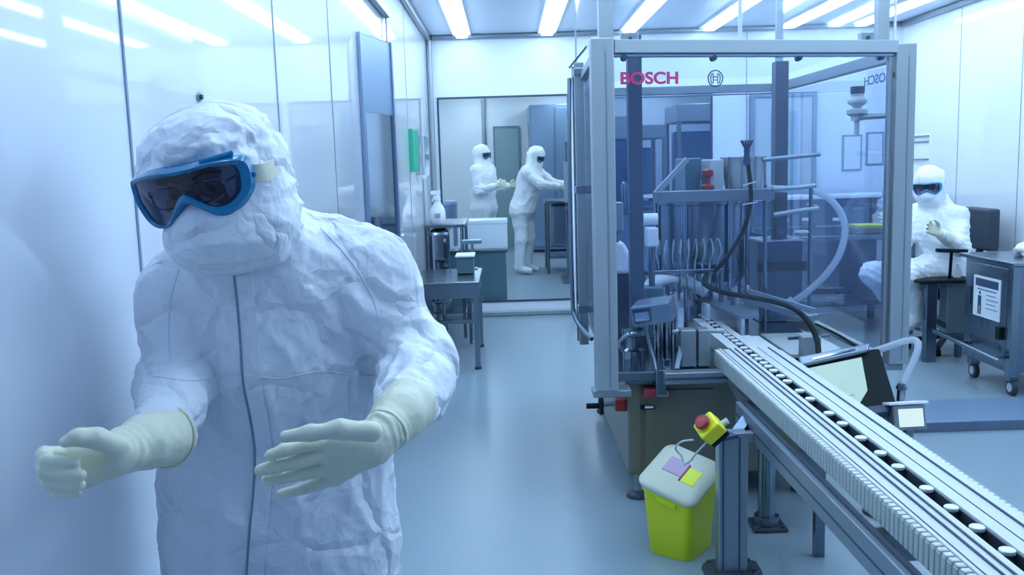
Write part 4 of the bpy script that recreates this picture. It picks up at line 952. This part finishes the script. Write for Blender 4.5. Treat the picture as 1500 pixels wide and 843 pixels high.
q1, q2 = at(1372, 367, 6.36), at(1416, 368, 6.36); MB().bar(q1, q2, .05, .025).build('armrest', 'black', ST, .006); MB().bar(at(1394, 368, 6.36), at(1391, 408, 6.50), .02, .015).build('armrest_stem', 'black', ST)
# square steel leg table / side frame near the stool
SF = thing('side_stand', 'dark square-legged stand with a black top between stool and signed cart', 'stand', (3.1, 6.3, 0))
q = atz(1360, 530, 0); zt = at(1360, 412, q.y).z
MB().box(q.x-.04, q.x+.04, q.y-.03, q.y+.03, 0, zt-.015).build('leg', 'steeld', SF, .006)
MB().box(q.x-.10, q.x+.30, q.y-.05, q.y+.16, zt-.015, zt+.01).build('top', 'black', SF, .008)
MB().box(q.x+.12, q.x+.27, q.y, q.y+.12, .20, zt-.015).build('side_box', 'alu', SF, .006); MB().box(q.x+.25, q.x+.29, q.y+.10, q.y+.14, 0, .2).build('leg', 'steeld', SF)
MB().bar((q.x+.03, q.y+.02, .30), (q.x+.27, q.y+.02, .18), .03, .04).build('brace', 'steeld', SF)
# signed cart
CT = thing('steel_cart', 'dark stainless cart on casters at the right edge, carrying a white warning sheet', 'cart', (3.3, 5.8, 0))
MB().box(3.03, 3.62, 5.46, 6.05, .14, .80).build('cabinet', 'steeld', CT, .008); MB().box(3.00, 3.65, 5.43, 6.08, .80, .825).build('top', 'steel', CT, .005)
MB().box(3.018, 3.03, 5.51, 5.98, .20, .78).build('door', 'steeld', CT, .004); MB().box(3.01, 3.06, 5.44, 5.49, .12, .80).build('corner_post', 'steel', CT, .004)
MB().box(3.0, 3.018, 5.93, 5.955, .50, .62).build('handle', 'steel', CT); MB().box(2.985, 3.02, 5.52, 5.57, .34, .42).build('lock', 'black', CT, .004)
for x, y in ((3.06, 5.50), (3.07, 5.98), (3.58, 5.50), (3.58, 5.98)):
    k = MB().box(x-.03, x+.03, y-.03, y+.03, .09, .14).build('caster_fork', 'steel', CT, .004); MB().cyl((x-.014, y-.01, .05), (x+.014, y-.01, .05), .05, 20).build('wheel', 'dark', k, smooth=True); MB().cyl((x-.018, y-.01, .05), (x+.018, y-.01, .05), .028, 14).build('hub', 'wp2', k, smooth=True)
MB().cyl((2.93, 5.40, .235), (2.93, 6.25, .265), .016, 12).build('bumper_bar', 'steel', CT, smooth=True)
for y in (5.5, 5.95): MB().bar((2.93, y, .24), (3.05, y, .24), .02, .02).build('bar_bracket', 'steeld', CT)
sg = MB(); s0, s1, s2, s3 = [Vector((3.010, y, z)) for y, z in ((5.90, .70), (5.575, .70), (5.575, .44), (5.90, .44))]
w = MB().box(3.012, 3.017, 5.575, 5.90, .44, .70).build('warning_sheet', 'paper', CT)
MB().box(3.0105, 3.012, 5.60, 5.875, .635, .685).build('header_bar', 'ink', w)
m = MB()
for i in range(4): m.box(3.0105, 3.012, 5.60+.03*(i % 2), 5.74, .50+.028*i, .506+.028*i)
m.box(3.0105, 3.012, 5.62, 5.85, .612, .620)
m.build('print_lines', 'blued', w)
m = MB().box(3.0105, 3.012, 5.80, 5.84, .51, .575); m.lathe((3.0112, 5.82, .592), [(.0, -.012), (.010, -.007), (.012, 0), (.010, .007), (0, .012)], n=10, sx=.06); m.box(3.0105, 3.012, 5.80, 5.815, .455, .51); m.box(3.0105, 3.012, 5.825, 5.84, .455, .51); m.build('figure_pictogram', 'ink', w)
BG = thing('plastic_bag', 'crumpled white plastic bag lying on the dark stainless cart', 'bag', (3.4, 5.7, .825))
S = SDF(); S.ell((3.36, 5.75, .86), (.16, .14, .06)); S.ell((3.45, 5.66, .87), (.12, .10, .07)); S.ell((3.30, 5.62, .85), (.10, .08, .04)); S.cap((3.40, 5.7, .9), (3.44, 5.74, .94), .03, .015, .04)
S.build('bag', .008, 'cloth2', BG, lambda V, N: crumple(V, .018, 16, 4), 1)
NB = thing('small_bottle', 'small clear bottle on the black top of the stand beside the seated person', 'bottle', (3.2, 6.4, .55))
q = at(1402, 404, 6.55); MB().lathe((q.x, q.y, zt+.01), [(.025, 0), (.027, .05), (.012, .07), (.012, .085)]).build('body', 'wp2', NB, smooth=True); MB().lathe((q.x, q.y, zt+.095), [(.015, 0), (.015, .015)]).build('cap', 'wp', NB, smooth=True)
# workbench beyond the seated worker, with shelf and items
WBn = thing('steel_workbench', 'long dark stainless workbench with a white shelf behind the enclosure, right back corner', 'workbench', (2.7, 8, 0))
MB().box(2.15, 3.35, 7.45, 8.35, .80, .84).build('top', 'steel', WBn, .004)
for x in (2.2, 3.3):
    for y in (7.5, 8.3): MB().box(x-.025, x+.025, y-.025, y+.025, 0, .80).build('leg', 'steeld', WBn)
MB().box(2.18, 3.32, 8.25, 8.30, .20, .80).build('back_panel', 'steeld', WBn); MB().box(2.18, 3.32, 7.6, 8.25, .25, .28).build('under_shelf', 'steeld', WBn)
MB().box(2.20, 3.82, 8.30, 8.75, 1.10, 1.13).build('upper_shelf', 'wp', WBn, .004); MB().box(2.20, 3.80, 8.62, 8.66, .84, 1.10).build('splash_panel', 'blued', WBn)
for x in (2.22, 3.3): MB().box(x-.015, x+.015, 8.3, 8.33, .84, 1.10).build('shelf_post', 'steel', WBn)
random.seed(9)
for i, (x, y, nm, lb) in enumerate(((2.32, 7.7, 'glass_jar', 'short clear jar on the dark workbench, leftmost of its items'), (2.52, 7.75, 'glass_jar', 'short clear jar with a pale lid on the dark workbench, second from the left'), (2.74, 7.65, 'glass_jar', 'small jar on the dark workbench, third from the left'))):
    t = thing(nm, lb, 'jar', (x, y, .84)); MB().lathe((x, y, .84), [(.035, 0), (.04, .01), (.04, .09), (.03, .11)]).build('body', 'vial', t, smooth=True); MB().lathe((x, y, .95), [(.033, 0), (.033, .02)]).build('lid', 'wp', t, smooth=True)
t = thing('yellow_tray', 'dull yellow-green tray on the workbench, seen through the enclosure', 'tray', (2.95, 7.6, .84))
MB().box(2.85, 3.15, 7.50, 7.75, .841, .90).build('body', 'paint', t, .01); MB().box(2.87, 3.13, 7.52, 7.73, .90, .915).build('contents', 'yellow', t, .005)
t = thing('product_bag', 'clear crumpled bag standing on the workbench beside the seated person', 'bag', (3.2, 7.7, .84))
q = at(1296, 325, 7.75); S = SDF(); S.ell((q.x, q.y, .93), (.10, .09, .10)); S.ell((q.x, q.y, 1.05), (.07, .06, .07)); S.cap((q.x, q.y, 1.08), (q.x+.02, q.y, 1.16), .03, .045, .03)
S.build('bag', .009, 'hose', t, lambda V, N: crumple(V, .02, 16, 6), 1)
# papers on the back wall
for i, (x0, y0, x1, y1, lb) in enumerate(((1213, 172, 1222, 292, ''), (1234, 198, 1262, 250, 'framed sheet hanging on the back wall, left one of the pair seen through the enclosure'), (1269, 194, 1294, 242, 'framed sheet hanging on the back wall, right one of the pair seen through the enclosure'))):
    if not lb: continue
    a, b = at(x0, y0, BY-.01), at(x1, y1, BY-.01); t = thing('wall_notice', lb, 'notice', (a.x, BY, b.z), 'notices on the back wall')
    MB().box(a.x, b.x, BY-.012, BY-.0005, b.z, a.z).build('frame', 'alu', t, .002); MB().box(a.x+.018, b.x-.018, BY-.016, BY-.012, b.z+.018, a.z-.018).build('sheet', 'paper', t)
a, b = at(1302, 202, BY-.01), at(1312, 230, BY-.01)
t = thing('wall_switch', 'narrow pale switch plate on the back wall right of the framed sheets', 'switch', (a.x, BY, b.z)); MB().box(a.x, b.x, BY-.02, BY, b.z, a.z).build('plate', 'alu', t, .003); MB().box(a.x+.015, b.x-.015, BY-.025, BY-.02, b.z+.05, a.z-.06).build('rocker', 'wp', t)
# door in the back wall, seen through the enclosure
d = thing('door_3', None, None, (2.65, BY, 0)); d['kind'] = 'structure'
MB().box(2.42, 2.98, BY-.03, BY, 0, 2.06).build('leaf', 'wp2', d, .003); MB().box(2.58, 2.84, BY-.035, BY-.03, .95, 1.92).build('glass_pane', 'teald', d)
fr = MB().box(2.38, 2.42, BY-.045, BY, 0, 2.10); fr.box(2.98, 3.02, BY-.045, BY, 0, 2.10); fr.box(2.42, 2.98, BY-.045, BY, 2.06, 2.10); fr.build('frame', 'alu', d)
MB().box(2.90, 2.92, BY-.07, BY-.03, .95, 1.1).build('handle', 'steel', d)
# right wall glass strips, air return and label
c = thing('air_grille', 'pale slotted air grille low on the right wall sheet above the seated person', 'grille', (RX, 7.6, 1.6))
for i, y in enumerate((200, 208, 234)):
    q = at(1346, y, 8.55); MB().box(RX-.02, RX, 8.42, 8.95, q.z-.006, q.z+.006).build('slat', 'alu', c)
MB().box(RX-.006, RX, 8.40, 8.97, at(1346, 238, 8.55).z, at(1346, 196, 8.55).z).build('frame', 'wp', c)
# stainless cabinet behind seated worker's bench (dark mass right of machine)
c = thing('storage_cabinet', 'dark low steel cabinet standing against the back wall behind the machine', 'cabinet', (1.75, 8.6, 0))
MB().box(1.25, 2.1, 8.3, 8.98, .08, .95).build('body', 'blued', c, .006); MB().box(1.23, 2.12, 8.27, 9.0, .95, .98).build('top', 'steel', c, .004)
for x in (1.27, 1.69): MB().box(x, x+.39, 8.285, 8.3, .12, .92).build('door', 'steeld', c, .004)
for x in (1.62, 1.73): MB().box(x, x+.015, 8.265, 8.285, .5, .65).build('handle', 'steel', c)
MB().box(1.3, 2.05, 8.35, 8.95, 0, .08).build('plinth', 'dark', c)
c = thing('glassware_rack', 'small pale vessels in a steel rack on the low cabinet behind the machine', 'rack', (1.7, 8.5, .98))
MB().box(1.4, 2.0, 8.4, 8.7, .98, 1.0).build('base', 'steel', c)
for i in range(5): MB().lathe((1.48+.11*i, 8.5, 1.0), [(.03, 0), (.035, .02), (.03, .1), (.02, .12)]).build('vessel', 'wp2', c, smooth=True)

# ---- two workers in the far room
def standing(label, px, yt, yb, Y, F, Rt, arms, lean=0, foot_dx=0, h=.012):
    sc = (yb-yt)*Y/FPX/1.70; zf = 0
    H = at(px, yt, Y); b = Vector((H.x-lean, Y, 0)); s = H.z/1.72
    def P(x, y, z): return b+Vector((x, y, z*s))
    f = Vector(F); side = Vector((-f.y, f.x, 0)).normalized(); fw = Vector((f.x, f.y, 0)).normalized()
    head = Vector((H.x, Y, H.z-.135*s)); hip = P(0, 0, .90); chest = hip.lerp(head, .58); neck = hip.lerp(head, .80)
    J = dict(head=head, neck=neck, chest=chest, pelvis=hip)
    for sd, sg in (('l', 1), ('r', -1)):
        J['shoulder_'+sd] = hip.lerp(head, .70)+side*.17*sg
        J['hip_'+sd] = hip+side*.09*sg-Vector((0, 0, .04)); J['knee_'+sd] = P(0, 0, .48)+side*.10*sg+fw*.02; J['ankle_'+sd] = P(0, 0, .10)+side*.11*sg-fw*.02; J['toe_'+sd] = P(0, 0, .045)+side*.12*sg+fw*.14
        e, w, hh = arms[sd]
        J['elbow_'+sd] = J['shoulder_'+sd]+Vector(e); J['wrist_'+sd] = J['elbow_'+sd]+Vector(w); J['hand_'+sd] = J['wrist_'+sd]+Vector(hh)
    return figure(label, J, F, Rt, s, h)
standing('person in white coverall standing upright behind the window, left of the two there', 706, 213, 388, 12.9, (.80, -.50, -.10), (.50, .80, 0), dict(l=((.05, .02, -.27), (.22, -.10, .05), (.1, -.05, .02)), r=((.02, -.08, -.27), (.24, -.06, .06), (.1, 0, .03))), h=.013)
standing('person in white coverall leaning over a steel stand behind the window', 785, 215, 388, 12.6, (.82, -.45, -.42), (.5, .85, 0), dict(l=((.20, -.04, -.16), (.24, -.02, -.04), (.1, 0, -.03)), r=((.20, -.10, -.17), (.24, .02, -.03), (.1, 0, -.03))), lean=.20, h=.013)

# ================================================================== FOREGROUND WORKER
Gc = at(272, 284, 1.40)                                    # middle of the goggles' front
B = basis((-.06, -.97, -.25), (.98, -.06, .165)); Rt, F, Up = B; Mh = [list(Rt), list(F), list(Up)]
Hc = Gc-F*.108-Up*.004
def hd(r, f, u): return Hc+Rt*r+F*f+Up*u
SL, EL, WL_ = at(536, 410, 1.64), at(613, 528, 1.60), at(572, 618, 1.32)
SR, ER, WR_ = at(268, 440, 1.58), at(258, 566, 1.50), at(176, 662, 1.195)
neck = at(378, 372, 1.60); chest = at(398, 500, 1.64); belly = at(412, 640, 1.64); pelvis = Vector((at(415, 800, 1.64).x, 1.64, .86))
hipL = pelvis+Vector((.09, 0, -.06)); hipR = pelvis+Vector((-.09, 0, -.06))
knL = Vector((hipL.x+.01, 1.62, .46)); knR = Vector((hipR.x-.01, 1.62, .46)); anL = Vector((knL.x, 1.66, .09)); anR = Vector((knR.x, 1.66, .09))
toL = anL+Vector((.03, -.15, -.045)); toR = anR+Vector((-.03, -.15, -.045))
# hands, joint by joint
def PJ(L, Y): return [at(x, y, Y+d) for x, y, d in L]
fist_f = [PJ([(98, 666, .04), (64, 665, .012), (70, 677, -.028), (110, 680, -.030)], 1.150),
          PJ([(94, 680, .04), (62, 682, .010), (66, 693, -.030), (118, 697, -.034)], 1.150),
          PJ([(98, 697, .04), (68, 700, .012), (72, 709, -.026), (117, 711, -.028)], 1.150),
          PJ([(106, 710, .04), (82, 714, .014), (84, 722, -.016), (112, 722, -.020)], 1.150)]
fist_t = PJ([(170, 655, .025), (142, 643, -.010), (116, 641, -.024), (95, 648, -.030)], 1.150)
open_f = [PJ([(482, 646, .0), (447, 653, -.022), (415, 660, -.034), (396, 668, -.040)], 1.250),
          PJ([(480, 665, .004), (440, 676, -.020), (405, 684, -.032), (380, 690, -.036)], 1.250),
          PJ([(482, 684, .012), (445, 694, -.008), (412, 700, -.018), (391, 703, -.022)], 1.250),
          PJ([(488, 700, .022), (460, 712, .008), (434, 719, .0), (411, 724, -.004)], 1.250)]
open_t = PJ([(545, 633, .0), (498, 630, -.020), (455, 635, -.030), (418, 640, -.034)], 1.225)
def glove_hand(S, fing, th, W, palm, g, cuff=None, k=.004):
    for (a, ra), P in zip(palm, fing): S.cap(a, P[0], ra+g, .0145+g, .016)
    for P, r in zip(fing, (.0108, .0110, .0105, .0094)): S.chain(P, [r+.0025+g, r+g, r*.96+g, r*.82+g], k)
    S.chain(th, [.0155+g, .0135+g, .0108+g, .0088+g], .009)
palmR = [(at(166, 658, 1.19), .018), (at(164, 665, 1.192), .018), (at(164, 672, 1.192), .018), (at(168, 678, 1.192), .017)]
palmL = [(at(550, 644, 1.275), .017), (at(550, 650, 1.277), .018), (at(551, 656, 1.279), .018), (at(553, 662, 1.281), .017)]
# continuous body under the garments
S = SDF(); S.ell(Hc-Up*.014, (.072, .086, .098), Mh, .02); S.ell(hd(0, .045, -.055), (.052, .045, .055), Mh, .03)
S.cap(hd(0, .082, .012), hd(0, .098, -.024), .009, .012, .012)                    # nose
for sx in (-1, 1):
    S.cap(hd(sx*.022, .084, .024), hd(sx*.05, .070, .024), .011, .010, .012); S.cap(hd(sx*.035, .075, -.03), hd(sx*.055, .05, -.025), .018, .016, .02)
    S.sub(hd(sx*.032, .094, .002), (.019, .014, .012), Mh); S.ell(hd(sx*.076, -.005, -.005), (.010, .018, .030), Mh, .01)
S.cap(hd(-.022, .083, -.062), hd(.022, .083, -.062), .008, .008, .008)             # lips
S.cap(hd(0, -.02, -.06), neck, .054, .058, .03); S.chain([neck, chest, belly, pelvis], [.07, .12, .115, .12], .05)
for a in ((chest, SL, EL, at(604, 575, 1.46), at(590, 598, 1.38), WL_), (chest, SR, ER, at(252, 600, 1.41), at(236, 638, 1.31), WR_)): S.chain(list(a), [.07, .046, .036, .032, .028, .020], .03)
for a in ((pelvis, hipL, knL, anL, toL), (pelvis, hipR, knR, anR, toR)): S.chain(list(a), [.09, .08, .055, .038, .03], .04)
glove_hand(S, fist_f, fist_t, WR_, palmR, -.0045, k=.002); glove_hand(S, open_f, open_t, WL_, palmL, -.0045)
MAN = S.build('person', .0055, 'skin'); tag(MAN, 'person in white coverall and blue goggles standing closest, gloved hands held out', 'person')
for sx in (-1, 1):
    e = hd(sx*.032, .073, .002); S = SDF(); S.ell(e, (.0125, .0125, .0125)); ey = S.build('eye', .0015, 'eye', MAN)
    S = SDF(); S.ell(e+F*.0085-Up*.002, (.0062, .0055, .0062), Mh); S.build('iris', .001, 'hair', ey)
    MB().tube([hd(sx*.012, .094, .020), hd(sx*.03, .094, .027), hd(sx*.052, .082, .022)], .0042, smooth=4, n=8, sq=.6).build('eyebrow', 'hair', MAN, smooth=True)
# spectacles behind the goggles
gl = MB()
for sx in (-1, 1):
    L = [hd(sx*(.034+.024*math.copysign(abs(math.cos(a))**.6, math.cos(a))), .112-.010*abs(math.cos(a)*sx+.2*sx), .002+.016*math.copysign(abs(math.sin(a))**.7, math.sin(a))) for a in [i*PI/10 for i in range(20)]]
    gl.tube(L, .0016, n=6, closed=True)
    gl.tube([hd(sx*.058, .104, .008), hd(sx*.070, .08, .010), hd(sx*.078, .0, .008)], .0016, n=6)
gl.tube([hd(-.010, .108, .006), hd(0, .112, .009), hd(.010, .108, .006)], .0016, n=6, smooth=3)
gl.build('spectacles', 'ink', MAN, smooth=True)
# coverall
G = SDF(); sq = (1, 1.42, 1)
G.chain([at(388, 455, 1.63), at(398, 560, 1.65), at(412, 700, 1.65), pelvis], [.165, .192, .202, .205], .05, sq)
G.cap(at(330, 420, 1.61), at(520, 405, 1.645), .085, .092, .07); G.cap(neck, chest, .09, .15, .08)
G.cap(at(505, 404, 1.645), SL, .084, .074, .05); G.chain([SL, EL], [.074, .063], .035); G.chain([EL, at(606, 570, 1.48), at(592, 596, 1.395)], [.068, .056, .050], .02)
G.cap(at(315, 430, 1.60), SR, .09, .074, .05); G.chain([SR, ER], [.074, .058], .03); G.chain([ER, at(252, 600, 1.41), at(238, 634, 1.325)], [.058, .050, .044], .025)
for h_, k_, a_, t_ in ((hipL, knL, anL, toL), (hipR, knR, anR, toR)): G.chain([h_, k_, a_+Vector((0, 0, .03))], [.125, .098, .078], .04); G.cap(a_, t_, .06, .042, .03)
def disp(V, N):
    d = crumple(V, .011, 6.0, 3, (1, 1, .5)) + crumple(V, .0048, 14, 9, (1, 1, .7)) + crumple(V, .0022, 30, 21)
    d += folds(V, av(EL), .10, (.5, .1, 1), 62, .007) + folds(V, av(at(606, 572, 1.46)), .09, (1, -.5, .6), 95, .005, 5)
    d += folds(V, av(ER), .08, (.2, .3, 1), 70, .005, 7) + folds(V, av(SL), .13, (.8, 0, .7), 44, .004, 11) + folds(V, av(at(550, 480, 1.58)), .12, (.7, 0, .8), 55, .005, 12)
    d += folds(V, av(at(560, 640, 1.6)), .14, (.9, 0, .5), 45, .004, 14) + folds(V, av(at(300, 760, 1.5)), .16, (.8, 0, .6), 38, .004, 15)
    return d
cov = G.build('coverall', .0052, 'cloth', MAN, disp, 1)
# hood: cap, cheeks, gathered nape
H = SDF(); H.ell(hd(-.002, -.012, .016), (.112, .116, .098), Mh, .03); H.ell(hd(.025, -.03, .014), (.088, .10, .088), Mh, .03); H.ell(hd(.03, -.015, -.05), (.085, .09, .075), Mh, .04)
H.ell(at(345, 330, 1.49), (.085, .075, .062), Mh, .04); H.cap(at(380, 300, 1.57), at(395, 355, 1.60), .050, .060, .05); H.cap(at(355, 340, 1.56), at(380, 385, 1.62), .070, .095, .05)
H.sub(hd(0, .128, .002), (.104, .066, .046), Mh)
H.ell(at(291, 348, 1.445), (.046, .042, .034), Mh, .05); H.ell(at(335, 350, 1.472), (.070, .050, .034), Mh, .05); H.ell(at(383, 342, 1.52), (.046, .050, .044), Mh, .05)   # face veil of the hood
H.ell(hd(0, .085, -.045), (.028, .024, .030), Mh, .03); H.sub(hd(.0, .150, .004), (.120, .056, .046), Mh); H.ell(hd(0, .092, -.036), (.026, .026, .023), Mh, .025)
nape = av(at(428, 305, 1.57)); chin = av(at(405, 378, 1.52)); fore = av(at(330, 215, 1.44)); brow = av(at(230, 225, 1.42))
hb = Hc+Up*.075
def dh(V, N):
    q = V-av(Hc); u = q@av(Up); dband = np.exp(-((u-.055)/.030)**2)
    d = crumple(V, .0045, 12, 31) + crumple(V, .0026, 28, 37)
    d += dband*(.0075*(ridge(vnoise(V*np.array((26, 26, 40)), 41), 2)-.4)+.004*(ridge(vnoise(V*60, 42), 2)-.4)) - .006*np.exp(-((u-.048)/.008)**2)
    d += folds(V, nape, .055, (.7, .2, .7), 120, .0055, 17)+folds(V, chin, .06, (.5, -.3, -.9), 90, .004, 19)+folds(V, av(at(330, 385, 1.45)), .06, (.15, -.2, 1), 70, .0035, 23)
    return d
hood = H.build('hood', .0042, 'cloth', MAN, dh, 1)
g, mp = goggles(MAN, Hc, B, 1.0, .116)
# vent ridge on the goggles' upper edge and side clip
MB().tube([mp(a, .046, .002) for a in np.linspace(.035, .085, 8)], .004, n=8).build('vent_ridge', 'goggle', g, smooth=True)
k = MB().bar(mp(.098, .008, .002), mp(.112, .008, -.018), .03, .010).build('strap_clip', 'goggle', g, .003)
pts = [mp(.106, .008, -.006), at(385, 253, 1.445), at(402, 246, 1.475), at(416, 243, 1.525), at(420, 244, 1.60)]
st = MB(); V = []
for p in catmull(pts, 6):
    nrm = (p-Vector(Hc)); nrm.normalize()
    for dz, dr in ((-.014, -.003), (.014, -.003), (.014, .003), (-.014, .003)): V.append(p+Up*dz+nrm*dr)
n_ = len(V)//4; st.add(V, [(i*4+k, i*4+(k+1) % 4, (i+1)*4+(k+1) % 4, (i+1)*4+k) for i in range(n_-1) for k in range(4)]+[(0, 1, 2, 3), (n_*4-1, n_*4-2, n_*4-3, n_*4-4)])
st.build('strap', 'glove', g)
# zipper flap following the chest
bvh = BVHTree.FromObject(cov, bpy.context.evaluated_depsgraph_get()) if False else None
me = cov.data; bvh = BVHTree.FromPolygons([v.co.copy() for v in me.vertices], [tuple(p.vertices) for p in me.polygons])
def surf(px, py):
    o0 = Vector((0, 0, CH)); d_ = (at(px, py, 1)-o0).normalized(); hit = bvh.ray_cast(o0, d_)
    return hit[0], hit[1]
zl = catmull([Vector(p) for p in ((349, 404, 0), (353, 440, 0), (358, 500, 0), (362, 560, 0), (372, 610, 0), (379, 660, 0), (377, 720, 0), (371, 780, 0), (367, 842, 0), (365, 900, 0))], 9)
def strip_on(L, w, name, m, off, parent, wav=0):
    V = []
    pts = []
    for i, p in enumerate(L):
        row = []
        for sx in (-1, 1):
            h_, n_ = surf(p.x+sx*w*.5, p.y)
            if h_ is None: continue
            row.append(h_+Vector((0, -1, 0))*off*.6+n_*off*.4)
        if len(row) == 2: pts.append(row)
    # smooth
    for _ in range(3): pts = [pts[0]]+[[(pts[i-1][k]+pts[i][k]*2+pts[i+1][k])/4 for k in (0, 1)] for i in range(1, len(pts)-1)]+[pts[-1]]
    mb = MB()
    for a, b in pts:
        V += [a+Vector((0, .004, 0)), a, b, b+Vector((0, .004, 0))]
    n_ = len(pts); mb.add(V, [(i*4+k, i*4+(k+1) % 4, (i+1)*4+(k+1) % 4, (i+1)*4+k) for i in range(n_-1) for k in range(4)])
    return mb.build(name, m, parent, smooth=False)
fl = strip_on([p+Vector((8, 0, 0)) for p in zl], 26, 'storm_flap', 'cloth', .004, cov)
zp = []
for p in zl:
    h_, n_ = surf(p.x-5, p.y)
    if h_ is not None: zp.append(h_+Vector((0, -.003, 0)))
for _ in range(3): zp = [zp[0]]+[(zp[i-1]+zp[i]*2+zp[i+1])/4 for i in range(1, len(zp)-1)]+[zp[-1]]
MB().tube(zp, .0034, n=8, sq=.7).build('zipper', 'seam', cov, smooth=True)
# horizontal waist seam
ws = []
for x in range(225, 560, 8):
    h_, n_ = surf(x, 556-.03*(x-225)+4*math.sin(x*.05))
    if h_ is not None: ws.append(h_+Vector((0, -.0005, 0)))
MB().tube(ws, .0014, n=6).build('waist_seam', 'mask', cov, smooth=True)
for nm, L in (('shoulder_seam', ((470, 335), (505, 372), (532, 410), (550, 450), (558, 490))), ('shoulder_seam', ((262, 395), (250, 440), (247, 490), (250, 530)))):
    ws = []
    for p in catmull([Vector((a, b, 0)) for a, b in L], 8):
        h_, n_ = surf(p.x, p.y)
        if h_ is not None: ws.append(h_)
    MB().tube(ws, .0014, n=6).build(nm, 'mask', cov, smooth=True)
# gloves
def glove(fing, th, W, palm, cuff, label=None):
    K = SDF(); glove_hand(K, fing, th, W, palm, -.0010, k=.0015)
    K.chain([c for c, r in cuff], [r for c, r in cuff], .012)
    def dg(V, N):
        c0 = av(cuff[0][0]); c1 = av(cuff[1][0]); ax = c1-c0; ax /= np.linalg.norm(ax)
        q = np.abs((V-c1)@ax); return crumple(V, .0014, 38, 61)+.0012*np.exp(-(q/.016)**2)*np.sin((V@ax)*420+6*vnoise(V*26, 3))
    o = K.build('glove', .0026, 'glove', MAN, dg, 2)
    return o
glove(fist_f, fist_t, WR_, palmR, [(at(160, 667, 1.19), .024), (at(182, 660, 1.215), .0290), (at(212, 648, 1.255), .0365), (at(243, 640, 1.315), .0440)])
gr = glove(open_f, open_t, WL_, palmL, [(at(540, 655, 1.272), .026), (at(563, 632, 1.300), .0300), (at(584, 610, 1.345), .0385), (at(597, 596, 1.385), .0450)])
for cuff, rr_ in (((at(243, 640, 1.315), at(238, 641, 1.306)), .0460), ((at(566, 630, 1.303), at(563, 633, 1.298)), .0325)):
    a, b = cuff; d_ = (b-a).normalized(); x = d_.cross(Vector((0, 0, 1))).normalized(); y = d_.cross(x)
    MB().tube([a+(x*math.cos(i*PI/12)+y*math.sin(i*PI/12))*rr_ for i in range(24)], .0022, n=8, closed=True).build('cuff_roll', 'glove', gr, smooth=True)

# ================================================================== LIGHT
w = bpy.data.worlds.new('world'); SC.world = w; w.use_nodes = True
bgd = w.node_tree.nodes['Background']; bgd.inputs[0].default_value = (.25, .42, .80, 1); bgd.inputs[1].default_value = .30
SC.view_settings.view_transform = 'Standard'; SC.view_settings.look = 'None'; SC.view_settings.gamma = 1
SC.view_settings.use_curve_mapping = False; SC.view_settings.exposure = 0.62
try:
    SC.cycles.use_denoising = True; SC.cycles.max_bounces = 10; SC.cycles.transparent_max_bounces = 24; SC.cycles.caustics_reflective = False; SC.cycles.sample_clamp_indirect = 6
except Exception: pass
